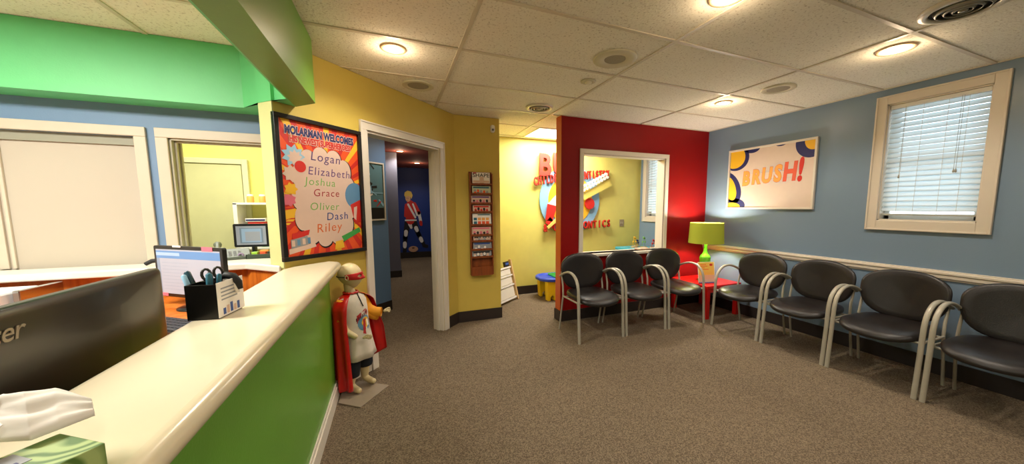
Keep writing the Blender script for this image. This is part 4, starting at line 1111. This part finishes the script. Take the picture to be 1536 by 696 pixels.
# ------------------------------------------------------------------ hallway items
hp = thing('framed_picture', 'white framed dark action picture on the blue hallway wall', 'picture', (-.2, 4.74, 1.2))
dd = Vector((1, 1, 0)).normalized(); c0 = Vector((-.075, 4.855, 0))-dd*.27
Thp = TR((c0.x, c0.y, 1.562), dd, (0, 0, 1)); m = MB(); frame(m, .44, .72, .018, 0, .025, Thp)
m.build('frame', TRIMW, hp, bevel=.002)
m = MB(); m.box(-.205, -.345, 0, .205, .345, .010, 0, Thp)
random.seed(3)
for k in range(26):
    x = random.uniform(-.17, .17); y = random.uniform(-.32, .31); a = random.random()*3; w = random.uniform(.015, .04); l = random.uniform(.04, .11)
    mi = (1 if y > -.02 else random.choice([1, 2, 3, 1])) if k % 4 else 4
    m.prism([(-w/2, -l/2), (w/2, -l/2), (w*.3, l/2), (-w*.2, l/2)], .010+.0003*k, .0103+.0003*k, mi, Thp @ Matrix.Translation((x, y, 0)) @ Matrix.Rotation(a, 4, 'Z'))
m.box(-.20, -.02, .0185, .20, -.012, .019, 4, Thp); m.box(-.20, -.34, .0102, .20, -.20, .0112, 1, Thp)
m.build('picture_print', [flat('print_slate', (90, 130, 140)), P_BLACK, P_RED, P_WHITE, P_LBLUE], hp)

# wall cut-out of a child hockey player on the far blue wall
hk = thing('wall_cutout', 'life size wall cut-out of a blond child in red and white hockey kit', 'wall figure', (.42, 9.7, .2))
Tz = TR((.40, 9.699, .03), (1, 0, 0), (0, 0, 1)) @ Matrix.Diagonal((.80, .97, 1, 1))
m = MB()
def LB(a, b, w0_, w1_, mi, z):
    a = Vector(a); b = Vector(b); d = (b-a).normalized(); n = Vector((-d.y, d.x))
    pts = []
    for t in range(7):
        an = PI/2+PI*t/6; v = d*math.cos(an)+n*math.sin(an); pts.append(tuple(a+v*w0_))
    for t in range(7):
        an = -PI/2+PI*t/6; v = d*math.cos(an)+n*math.sin(an); pts.append(tuple(b+v*w1_))
    m.prism(pts, z, z+.003, mi, Tz)
# legs
LB((-.08, .98), (-.18, .55), .10, .07, 3, .004); LB((-.18, .55), (-.22, .12), .07, .06, 3, .004); LB((-.24, .08), (-.16, .05), .05, .05, 3, .005)
LB((.10, .98), (.25, .62), .10, .07, 3, .004); LB((.25, .62), (.40, .34), .07, .055, 3, .004); LB((.40, .30), (.50, .28), .05, .05, 3, .005)
for (p, q_) in (((-.15, .70), (-.16, .62)), ((-.20, .38), (-.205, .30)), ((.17, .80), (.20, .74)), ((.31, .50), (.34, .44))): LB(p, q_, .06, .055, 2, .008)
LB((-.02, .92), (.02, .82), .06, .04, 2, .007)
# torso and arms
LB((.02, 1.45), (.0, 1.04), .12, .14, 1, .010); LB((-.05, 1.45), (.16, 1.10), .03, .03, 2, .014); LB((.10, 1.46), (.22, 1.16), .025, .03, 2, .014)
LB((.14, 1.45), (.28, 1.22), .07, .055, 1, .012); LB((.28, 1.22), (.33, .98), .05, .045, 2, .012); LB((.33, .96), (.34, .90), .05, .045, 1, .014)
LB((-.10, 1.42), (-.14, 1.15), .06, .05, 1, .012); m.box(-.17, 1.0, .014, .20, 1.04, .016, 2, Tz)
# head, hair
m.disc(.085, .012, .016, 4, Tz @ Matrix.Translation((-.05, 1.62, 0)), 22, .95, 1.1)
m.prism([(-.16, 1.70), (-.14, 1.78), (-.05, 1.83), (.06, 1.80), (.10, 1.70), (.06, 1.60), (.03, 1.66), (-.06, 1.69), (-.12, 1.64)], .017, .020, 5, Tz)
m.disc(.010, .017, .019, 3, Tz @ Matrix.Translation((-.085, 1.625, 0)), 8); m.disc(.010, .017, .019, 3, Tz @ Matrix.Translation((-.045, 1.62, 0)), 8)
m.box(-.09, 1.565, .017, -.05, 1.572, .019, 1, Tz)
o = m.build('figure_panel', [P_PINK, P_RED, P_WHITE, P_BLACK, flat('print_skin', (222, 170, 130)), flat('print_blond', (230, 196, 90))], hk)
m = MB(); m.disc(.15, .018, .03, 0, Tz @ Matrix.Translation((.06, .22, 0)), 28, 1, .55); m.disc(.045, .030, .033, 1, Tz @ Matrix.Translation((.06, .25, 0)), 16, 1, .5)
m.build('ring_shape', [flat('print_tan', (206, 160, 130)), flat('print_brown', (110, 70, 50))], hk)

# ------------------------------------------------------------------ child mannequin with cape
mnf = Vector((.78, -.63, 0)).normalized(); mns = Vector((.63, .78, 0)).normalized()  # forward, its left
MO = Vector((-.293, 2.775, 0)); PZ = .012
mq = thing('child_mannequin', 'child mannequin in red eye mask, red cape and white tee on a clear base', 'mannequin', tuple(MO))
def mp(f_, s_, z): v = MO+mnf*(f_-.046*z)+mns*s_; return (v.x, v.y, z)
def skin_obj(name, nodes, edges, parent, material, levels=2):
    """nodes: list of (co, radius or (rx,ry)); edges index pairs; node 0 = root"""
    me = bpy.data.meshes.new(name); iv = INV[parent.name]
    me.from_pydata([tuple(iv @ Vector(n[0])) for n in nodes], edges, [])
    o = bpy.data.objects.new(name, me); COL.objects.link(o); o.parent = parent; INV[name] = iv
    sk = o.modifiers.new('skin', 'SKIN'); sk.use_smooth_shade = True; sk.branch_smoothing = .6
    if not me.skin_vertices: me.skin_vertices.new()
    for i, n in enumerate(nodes):
        r = n[1] if isinstance(n[1], tuple) else (n[1], n[1])
        me.skin_vertices[0].data[i].radius = r
    me.skin_vertices[0].data[0].use_root = True
    sb = o.modifiers.new('sub', 'SUBSURF'); sb.levels = levels; sb.render_levels = levels
    me.materials.append(material); return o
def chain(nodes, edges, start, pts):
    last = start
    for p in pts: nodes.append(p); edges.append((last, len(nodes)-1)); last = len(nodes)-1
    return last
N = [(mp(0, 0, .40), .075)]; E_ = []
ch_ = chain(N, E_, 0, [(mp(0, 0, .50), .070), (mp(0, 0, .62), .078), (mp(0, 0, .70), .062), (mp(0, 0, .745), .034), (mp(.004, 0, .785), .030)])
for s_, fo in ((-1, .03), (1, .0)):
    chain(N, E_, 0, [(mp(0, s_*.045, .36), .055), (mp(.01, s_*.058, .22), .043), (mp(.0, s_*.064, .12), .034), (mp(-.012, s_*.068, PZ+.045), .028), (mp(.03, s_*.070, PZ+.026), .026), (mp(.085, s_*.074, PZ+.018), .018)])
sh_ = 3
hand_r = mp(.150, -.055, .435); hand_l = mp(.125, .185, .555)
ra = chain(N, E_, sh_, [(mp(-.0, -.070, .690), .034), (mp(-.012, -.108, .60), .028), (mp(.04, -.115, .49), .024), (mp(.112, -.085, .440), .018)])
la = chain(N, E_, sh_, [(mp(-.0, .075, .690), .036), (mp(.0, .120, .60), .029), (mp(.04, .140, .555), .025), (mp(.095, .168, .553), .018)])
skin_obj('body', N, E_, mq, SKIN)
def hand(center, fwd, side, up, name='hand', thumb=1):
    fwd = Vector(fwd).normalized(); side = Vector(side).normalized(); up = Vector(up).normalized(); c = Vector(center)
    N = [(tuple(c-fwd*.022), (.012, .014)), (tuple(c), (.016, .012)), (tuple(c+fwd*.014), (.016, .010))]; E = [(0, 1), (1, 2)]
    for k, (o_, l) in enumerate(((-.0135, .030), (-.0045, .034), (.0045, .032), (.0135, .026))):
        b = c+fwd*.014+side*o_
        chain(N, E, 2, [(tuple(b+fwd*.008), .0052), (tuple(b+fwd*l*.6-up*.002), .0048), (tuple(b+fwd*l-up*.007), .0040)])
    chain(N, E, 1, [(tuple(c+side*thumb*.016+fwd*.002+up*.004), .0060), (tuple(c+side*thumb*.022+fwd*.016+up*.012), .0052), (tuple(c+side*thumb*.022+fwd*.028+up*.016), .0042)])
    skin_obj(name, N, E, mq, SKIN, 1)
hand(hand_r, mnf*.75+mns*.65, (0, 0, -1), mnf*.6-mns*.7, 'hand', -1)
hand(Vector(hand_l)+mns*.012, mns*.9+mnf*.4, mnf*.3-mns*.2+Vector((0, 0, -.9)), mnf, 'hand', -1)
# head
hf = (mnf*.62+mns*.35+Vector((.22, .0, 0))).normalized(); hl = Vector((-hf.y, hf.x, 0))
hc = Vector(mp(.0, .006, .868)); TH = Matrix(((hf.x, hl.x, 0, hc.x), (hf.y, hl.y, 0, hc.y), (0, 0, 1, hc.z), (0, 0, 0, 1)))
def headpt(th, ph, off=0):
    """th polar from top, ph azimuth 0 = face"""
    x = math.sin(th)*math.cos(ph); y = math.sin(th)*math.sin(ph); z = math.cos(th)
    rx = .083; ry = .066; rz = .093
    X, Y, Z = x*rx, y*ry, z*rz
    if z < 0:
        k = (-z)**1.4
        Y *= 1-.38*k; X = X*(1-.30*k)+.020*k
    if x > 0:
        nose = math.exp(-((y/.16)**2+((z+.20)/.15)**2)); X += .016*nose
        eye = math.exp(-(((abs(y)-.36)/.16)**2+((z-.02)/.12)**2)); X -= .007*eye
        mouth = math.exp(-((y/.28)**2+((z+.52)/.07)**2)); X += .005*mouth
        X -= .003*math.exp(-((y/.3)**2+((z+.42)/.05)**2))
    v = Vector((X, Y, Z)); return v*(1+off/.08)
m = MB(); R = []
for i in range(1, 40):
    R.append([tuple(headpt(PI*(1-i/40), 2*PI*j/48)) for j in range(48)])
m.rings(R, 0, TH)
for s_ in (-1, 1):
    m.tube([(-.004+.010*math.cos(t*PI/4), s_*.068, -.006+.017*math.sin(t*PI/4)) for t in range(8)], .0048, 8, 0, TH, closed=True)
    m.sphere((-.004, s_*.066, -.006), .011, 0, TH, 12, (.8, .4, 1.3))
m.tube([(-.012, 0, -.05), (-.012, 0, -.115)], [.034, .031], 20, 0, TH)
m.build('head', SKIN, mq)
# mask with eye holes
m = MB(); nph, nth = 60, 12; idx = {}; V = []; F = []
for i in range(nth+1):
    for j in range(nph+1):
        ph = -1.75+3.5*j/nph; half = .33-.10*(abs(ph)/1.75)**2-.05*math.exp(-(ph/.12)**2)
        th = 1.56+(i/nth-.5)*2*half*.82+.02*abs(ph)
        idx[(i, j)] = len(V); V.append(tuple(headpt(th, ph, .0035)))
for i in range(nth):
    for j in range(nph):
        ph = -1.75+3.5*(j+.5)/nph; yy = (i+.5)/nth-.5
        if ((abs(ph)-.50)/.25)**2+(yy/.22)**2 < 1: continue
        F.append((idx[(i, j)], idx[(i+1, j)], idx[(i+1, j+1)], idx[(i, j+1)]))
m.add(V, F, 0, TH, True)
o = msk = m.build('eye_mask', mat('red_felt', (204, 34, 34), .6), mq); s = o.modifiers.new('s', 'SOLIDIFY'); s.thickness = .003; s.offset = 1
m = MB(); m.tube([tuple(headpt(1.58, 1.7+(2*PI-3.4)*k/20, .003)) for k in range(21)], .003, 6, 0, TH)
m.build('mask_strap', BLACKM, msk)
# tee shirt (long tunic)
def ring(z, rf, rs, cf=0, n=40, wav=0, wn=9, ph=0, cs=0):
    out = []
    for j in range(n):
        a = 2*PI*j/n; k = 1+wav*math.sin(wn*a+ph)
        out.append(mp(cf+rf*k*math.cos(a), cs+rs*k*math.sin(a), z))
    return out
prof = [(.735, .036, .040, .0, 0), (.728, .046, .062, 0, 0), (.71, .062, .098, 0, 0), (.68, .078, .108, 0, 0), (.62, .088, .104, .004, 0), (.54, .088, .100, .006, .01), (.46, .094, .104, .006, .02), (.38, .102, .113, .006, .04), (.31, .110, .122, .008, .055), (.262, .116, .130, .008, .07)]
m = MB(); m.rings([ring(z, a, b, c_, 48, w, 7, 1.1) for z, a, b, c_, w in prof], cap=False)
o = tun = m.build('tunic', SHIRT, mq); s = o.modifiers.new('s', 'SOLIDIFY'); s.thickness = .004
# sleeves
m = MB()
m.tube([mp(0, .072, .69), mp(.0, .112, .635), mp(.022, .130, .580), mp(.065, .152, .556), mp(.105, .174, .553)], [.046, .042, .040, .036, .033], 20, cap=False)
m.tube([mp(.03, .132, .56), mp(.055, .148, .525), mp(.075, .160, .500)], [.036, .030, .010], 16)
o = m.build('sleeve', ORANGEC, mq); s = o.modifiers.new('s', 'SOLIDIFY'); s.thickness = .003
m = MB(); m.tube([mp(0, -.068, .69), mp(-.012, -.105, .63), mp(.0, -.112, .56)], [.044, .042, .040], 20, cap=False)
o = m.build('sleeve', ORANGEC, mq); s = o.modifiers.new('s', 'SOLIDIFY'); s.thickness = .003
m = MB()
m.tube([mp(.040, .02, .748), mp(.06, .004, .725), mp(.078, -.0, .70), mp(.092, .004, .66), mp(.096, .008, .645)], .004, 6)
m.build('drawstring', BLACKM, mq)
# print on the shirt front, curved with the chest
def chest(s_, z, off=.003):
    # forward distance of the tunic surface at side s_, height z
    for (z1, a1, b1, c1, _), (z2, a2, b2, c2, _) in zip(prof, prof[1:]):
        if z2 <= z <= z1:
            t = (z1-z)/(z1-z2); a = a1+(a2-a1)*t; b = b1+(b2-b1)*t; c_ = c1+(c2-c1)*t; return c_+a*math.sqrt(max(.02, 1-(s_/b)**2))+off
    return .09
m = MB()
def patch(pts, mi, off):
    """decal cells following the chest inside the outline pts (side, height)"""
    def inside(x, y):
        c_ = False
        for i in range(len(pts)):
            (x1, y1), (x2, y2) = pts[i], pts[i-1]
            if (y1 > y) != (y2 > y) and x < (x2-x1)*(y-y1)/(y2-y1)+x1: c_ = not c_
        return c_
    g = .004; xs_ = [p[0] for p in pts]; ys_ = [p[1] for p in pts]
    nx = int((max(xs_)-min(xs_))/g)+1; ny = int((max(ys_)-min(ys_))/g)+1
    for i in range(nx):
        for j in range(ny):
            x = min(xs_)+i*g; y = min(ys_)+j*g
            if inside(x+g/2, y+g/2): m.add([mp(chest(p, q, off), p, q) for p, q in ((x, y), (x+g, y), (x+g, y+g), (x, y+g))], [(0, 1, 2, 3)], mi)
def dens(pts, n=4): return [(pts[i][0]+(pts[(i+1) % len(pts)][0]-pts[i][0])*k/n, pts[i][1]+(pts[(i+1) % len(pts)][1]-pts[i][1])*k/n) for i in range(len(pts)) for k in range(n)]
patch([(-.075, .575), (.045, .635), (.062, .600), (.03, .565), (-.072, .520)], 0, .004)
patch([(.008+.058*math.cos(t*PI/10), .520+.058*math.sin(t*PI/10)) for t in range(20)], 1, .0045)
patch([(.014+.036*math.cos(t*PI/8), .525+.038*math.sin(t*PI/8)) for t in range(16)], 2, .0055)
patch([(-.008, .55), (.014, .555), (.0, .440), (-.022, .450)], 0, .0065); patch([(.02, .545), (.040, .545), (.044, .495), (.02, .495)], 3, .0065)
for k in range(7): patch([(-.058+.015*k, .545+.007*k), (-.050+.015*k, .548+.007*k), (-.050+.015*k, .570+.007*k), (-.058+.015*k, .567+.007*k)], 4, .0065)
m.build('shirt_print', [flat('shirt_red', (176, 40, 44)), flat('shirt_blue', (92, 140, 170)), P_YEL, P_WHITE, flat('shirt_dark', (96, 22, 40))], tun)
# trousers
for s_ in (-1, 1):
    m = MB(); m.rings([[mp(.0+rr*math.cos(a*2*PI/24)+.004, s_*off+rr*math.sin(a*2*PI/24), z) for a in range(24)] for z, rr, off in ((.36, .072, .045), (.26, .066, .056), (.18, .060, .062), (.13 if s_ < 0 else .16, .052, .064), (.128 if s_ < 0 else .158, .04, .064))])
    m.build('trouser_leg', NAVY, mq)
# cape: swept sheet around the back, open at the front
m = MB(); V = []; F = []; na, nz = 60, 26
for i in range(nz+1):
    t = i/nz
    for j in range(na+1):
        u = j/na                      # 0 = its right front edge, 1 = left front edge
        top_a = math.radians(44+8*min(1, t*4)+(272-36*min(1, t*3))*u) # angle from forward, going round the back (right = -side)
        a = top_a
        zb = .058+.17*max(0, u-.45)/.55
        z = .742+(zb-.742)*t
        sh = min(1, t/.10)
        rf = .042+.060*sh**.8+.016*t; rs = .046+.108*sh**.7+.006*t
        fold = 1+(.020+.07*t)*math.sin(u*40+.6*math.sin(u*9))*min(1, t*4+.25)
        f_ = math.cos(a)*rf*fold*(1.0 if math.cos(a) > 0 else .95); s_ = -math.sin(a)*rs*fold
        if u > .62: s_ += .095*(u-.62)/.38*min(1, t*1.6); f_ += .02*t*(u-.62)/.38
        pass
        zz = z-.0+(0 if t > .1 else 0)
        if t < .12: zz = z+.012*(abs(math.sin(a))*(-1))*min(1, t/.12)
        V.append(mp(f_, s_, zz))
for i in range(nz):
    for j in range(na): F.append((i*(na+1)+j, i*(na+1)+j+1, (i+1)*(na+1)+j+1, (i+1)*(na+1)+j))
m.add(V, F, 0, None, True)
o = cap_ = m.build('cape', REDC, mq); s = o.modifiers.new('s', 'SOLIDIFY'); s.thickness = .002
m = MB(); m.tube([mp(.046*math.cos(2*PI*k/32), .048*math.sin(2*PI*k/32), .744+.004*math.sin(k*2.5)) for k in range(32)], .008, 8, closed=True)
m.build('cape_collar', REDC, cap_)
# base plate
C0 = Vector((-.264, 2.485)); aa = Vector((.59, .81)).normalized(); bb = Vector((.81, -.59)).normalized()
C1 = C0+aa*.30; C2 = C1-bb*.27
m = MB(); m.prism([tuple(C0), tuple(C1), tuple(C2), (-.40, 2.79), (-.412, 2.725), (-.412, 2.60)], 0.0005, .010)
m.build('base_plate', PLATE, mq, bevel=.002)
for s_ in (-1, 1):
    pass

# ------------------------------------------------------------------ ceiling fixtures
LENS = mat('lamp_lens', (255, 226, 178), .5, emit=14)
def downlight(label, x, y, r=.062):
    o = thing('downlight', label, 'ceiling light', (x, y, CEIL), 0, 'recessed ceiling downlights')
    T = Matrix.Translation((x, y, CEIL))
    m = MB(); m.rings([[(q*math.cos(t*2*PI/40), q*math.sin(t*2*PI/40), z) for t in range(40)] for q, z in ((r+.024, .002), (r+.022, -.006), (r+.004, -.006), (r, -.001), (r, .003))], 0, T, cap=False)
    m.build('trim_ring', mat('brass_beige_ring', (206, 178, 140), .4), o)
    MB().disc(r, -.0035, .0025, 0, T, 32).build('lens', LENS, o)
    return o
def spot(x, y, power, ang=150, col=(1, .92, .80), r=.05, z=CEIL-.012, blend=.6, pt=.07):
    l = bpy.data.lights.new('downlight_glow', 'POINT'); l.energy = power*pt; l.color = (1, .74, .48); l.shadow_soft_size = .05
    o = bpy.data.objects.new('downlight_glow', l); COL.objects.link(o); o.location = (x, y, CEIL-.06)
    l = bpy.data.lights.new('downlight_light', 'SPOT'); l.energy = power; l.spot_size = math.radians(ang); l.spot_blend = blend; l.color = col; l.shadow_soft_size = r
    o = bpy.data.objects.new('downlight_light', l); COL.objects.link(o); o.location = (x, y, z); return o
DLs = [(.04, 2.516, 'recessed downlight near the green soffit above the mannequin'), (3.105, 1.285, 'large bright recessed downlight next to the window'),
       (3.09, 2.545, 'recessed downlight above the lamp corner, between blue and red walls'), (1.565, 1.30, 'recessed downlight cut off by the top edge of the photo')]
for i, (x, y, lab) in enumerate(DLs):
    downlight(lab, x, y, (.055, .075, .055, .062)[i]); spot(x, y, 42)
# unseen downlights added behind the viewpoint for ambient light, same fittings
for i, (x, y, lab) in enumerate([(.2, -.6, 'added unseen downlight behind the viewpoint, counter side'), (1.6, -.9, 'added unseen downlight behind the viewpoint, middle of the room'), (3.1, -.6, 'added unseen downlight behind the viewpoint, window side'), (1.2, -2.2, 'added unseen downlight near the rear wall')]):
    downlight(lab, x, y); spot(x, y, 42)
def area(x, y, z, sx, sy, power, col=(1, .95, .86), rot=(0, 0, 0)):
    l = bpy.data.lights.new('troffer_light', 'AREA'); l.shape = 'RECTANGLE'; l.size = sx; l.size_y = sy; l.energy = power; l.color = col
    o = bpy.data.objects.new('troffer_light', l); COL.objects.link(o); o.location = (x, y, z); o.rotation_euler = rot; return o
def troffer(label, x0, y0, x1, y1, power, col=(1, .96, .86), emit=4):
    o = thing('ceiling_light_panel', label, 'ceiling light', ((x0+x1)/2, (y0+y1)/2, CEIL))
    m = MB(); m.box(x0, y0, CEIL-.008, x1, y0+.02, CEIL+.002); m.box(x0, y1-.02, CEIL-.008, x1, y1, CEIL+.002); m.box(x0, y0+.02, CEIL-.008, x0+.02, y1-.02, CEIL+.002); m.box(x1-.02, y0+.02, CEIL-.008, x1, y1-.02, CEIL+.002)
    m.build('panel_frame', WHITE, o)
    MB().box(x0+.02, y0+.02, CEIL-.003, x1-.02, y1-.02, CEIL+.002).build('diffuser', mat('diffuser_%d' % int(emit*10), (255, 250, 232), .5, emit=emit), o)
    area((x0+x1)/2, (y0+y1)/2, CEIL-.012, x1-x0-.04, y1-y0-.04, power, col)
troffer('bright fluorescent ceiling panel in the playroom ceiling', 1.80, 4.20, 2.88, 4.80, 52)
troffer('fluorescent ceiling panel above the reception desk', -2.45, 1.25, -1.25, 1.85, 76, (1, .97, .88))
troffer('fluorescent ceiling panel in the yellow office', -2.4, 3.9, -1.2, 4.5, 34, (1, .97, .86))
# round speakers
def speaker(label, x, y, r, ri):
    o = thing('ceiling_speaker', label, 'ceiling speaker', (x, y, CEIL), 0, 'round ceiling speakers')
    T = Matrix.Translation((x, y, CEIL))
    MB().lathe([(r, .002), (r, -.006), (r-.006, -.010), (ri+.004, -.008), (ri, -.004)], 48, 0, T).build('speaker_ring', mat('speaker_cream', (206, 200, 172), .5), o)
    MB().disc(ri, -.006, -.003, 0, T, 40).build('speaker_grille', mat('speaker_mesh', (166, 158, 136), .7, noise=(200, .3)), o)
speaker('large round cream ceiling speaker in the middle of the ceiling', 1.475, 2.10, .150, .073)
speaker('round speaker flush in the ceiling near the yellow poster wall', .235, 3.165, .13, .085)
speaker('round speaker flush in the ceiling between two downlights near the blue wall', 3.17, 2.07, .13, .085)
# small recessed eyeball fitting
ey = thing('ceiling_sensor', 'small round recessed fitting beside the large cream ceiling speaker', 'ceiling sensor', (1.53, 2.545, CEIL))
MB().lathe([(.062, .002), (.062, -.005), (.045, -.009), (.035, -.004)], 32, 0, Matrix.Translation((1.53, 2.545, CEIL))).build('sensor_ring', mat('speaker_cream', (206, 200, 172), .5), ey)
MB().sphere((1.53, 2.545, CEIL-.004), .032, 0, None, 16, (1, 1, .6)).build('sensor_eye', mat('frosted_eye', (226, 220, 190), .3), ey)
# round air vents
def vent(label, x, y, r):
    o = thing('air_vent', label, 'air vent', (x, y, CEIL), 0, 'round ceiling air vents'); T = Matrix.Translation((x, y, CEIL))
    MB().rings([[(q*math.cos(t*2*PI/48), q*math.sin(t*2*PI/48), z) for t in range(48)] for q, z in ((r, .002), (r-.004, -.008), (r*.80, -.016), (r*.74, -.010), (r*.74, .002))], 0, T, cap=False).build('vent_ring', mat('vent_white', (214, 206, 188), .35), o)
    MB().disc(r*.75, -.004, -.001, 0, T, 40).build('vent_throat', DARK, o)
    m = MB()
    for k in (.58, .40, .22): m.rings([[(q*math.cos(t*2*PI/40), q*math.sin(t*2*PI/40), z) for t in range(40)] for q, z in ((r*k+.011, -.006), (r*k, -.022), (r*k-.004, -.022), (r*k+.006, -.006))], 0, T, closed=True)
    m.lathe([(.018, -.004), (.018, -.022), (.006, -.026)], 20, 0, T)
    m.build('vent_cones', mat('vent_grey', (150, 146, 132), .35, metal=.3), o)
vent('round louvred air vent in the ceiling near the magazine column', 1.445, 3.37, .145)
vent('round louvred air vent at the top right edge near the window', 2.78, .90, .165)
# hallway lights; the near one is added unseen to light the picture wall
for x, y, lab in ((.15, 6.9, 'small warm downlight deep in the hallway ceiling'), (.36, 4.6, 'added unseen warm downlight just inside the hallway doorway ceiling')):
    o = downlight(lab, x, y, .05); spot(x, y, 34)
spot(.55, 8.6, 26); downlight('downlight in front of the far blue hallway wall', .55, 8.6, .05)
# table lamp light
l = bpy.data.lights.new('lamp_light', 'POINT'); l.energy = 75; l.color = (1, .90, .78); l.shadow_soft_size = .027
o = bpy.data.objects.new('lamp_light', l); COL.objects.link(o); o.location = (lx, ly, tz+.675)
# scrap of paper on the carpet
tag(MB().prism([(0, 0), (.035, -.012), (.038, -.004), (.004, .009)], .001, .003, 0, Matrix.Translation((1.63, .66, 0))).build('paper_scrap', P_WHITE), 'tiny white paper scrap on the carpet at the bottom edge', 'paper scrap')

# ------------------------------------------------------------------ world + view
w = bpy.data.worlds.new('sky'); SC.world = w; w.use_nodes = True; nt = w.node_tree
bg = nt.nodes['Background']; bg.inputs['Color'].default_value = (.80, .92, 1.0, 1); bg.inputs['Strength'].default_value = 4.4
SC.view_settings.view_transform = 'Standard'; SC.view_settings.look = 'None'; SC.view_settings.gamma = 1; SC.view_settings.use_curve_mapping = False
SC.view_settings.exposure = 0.22
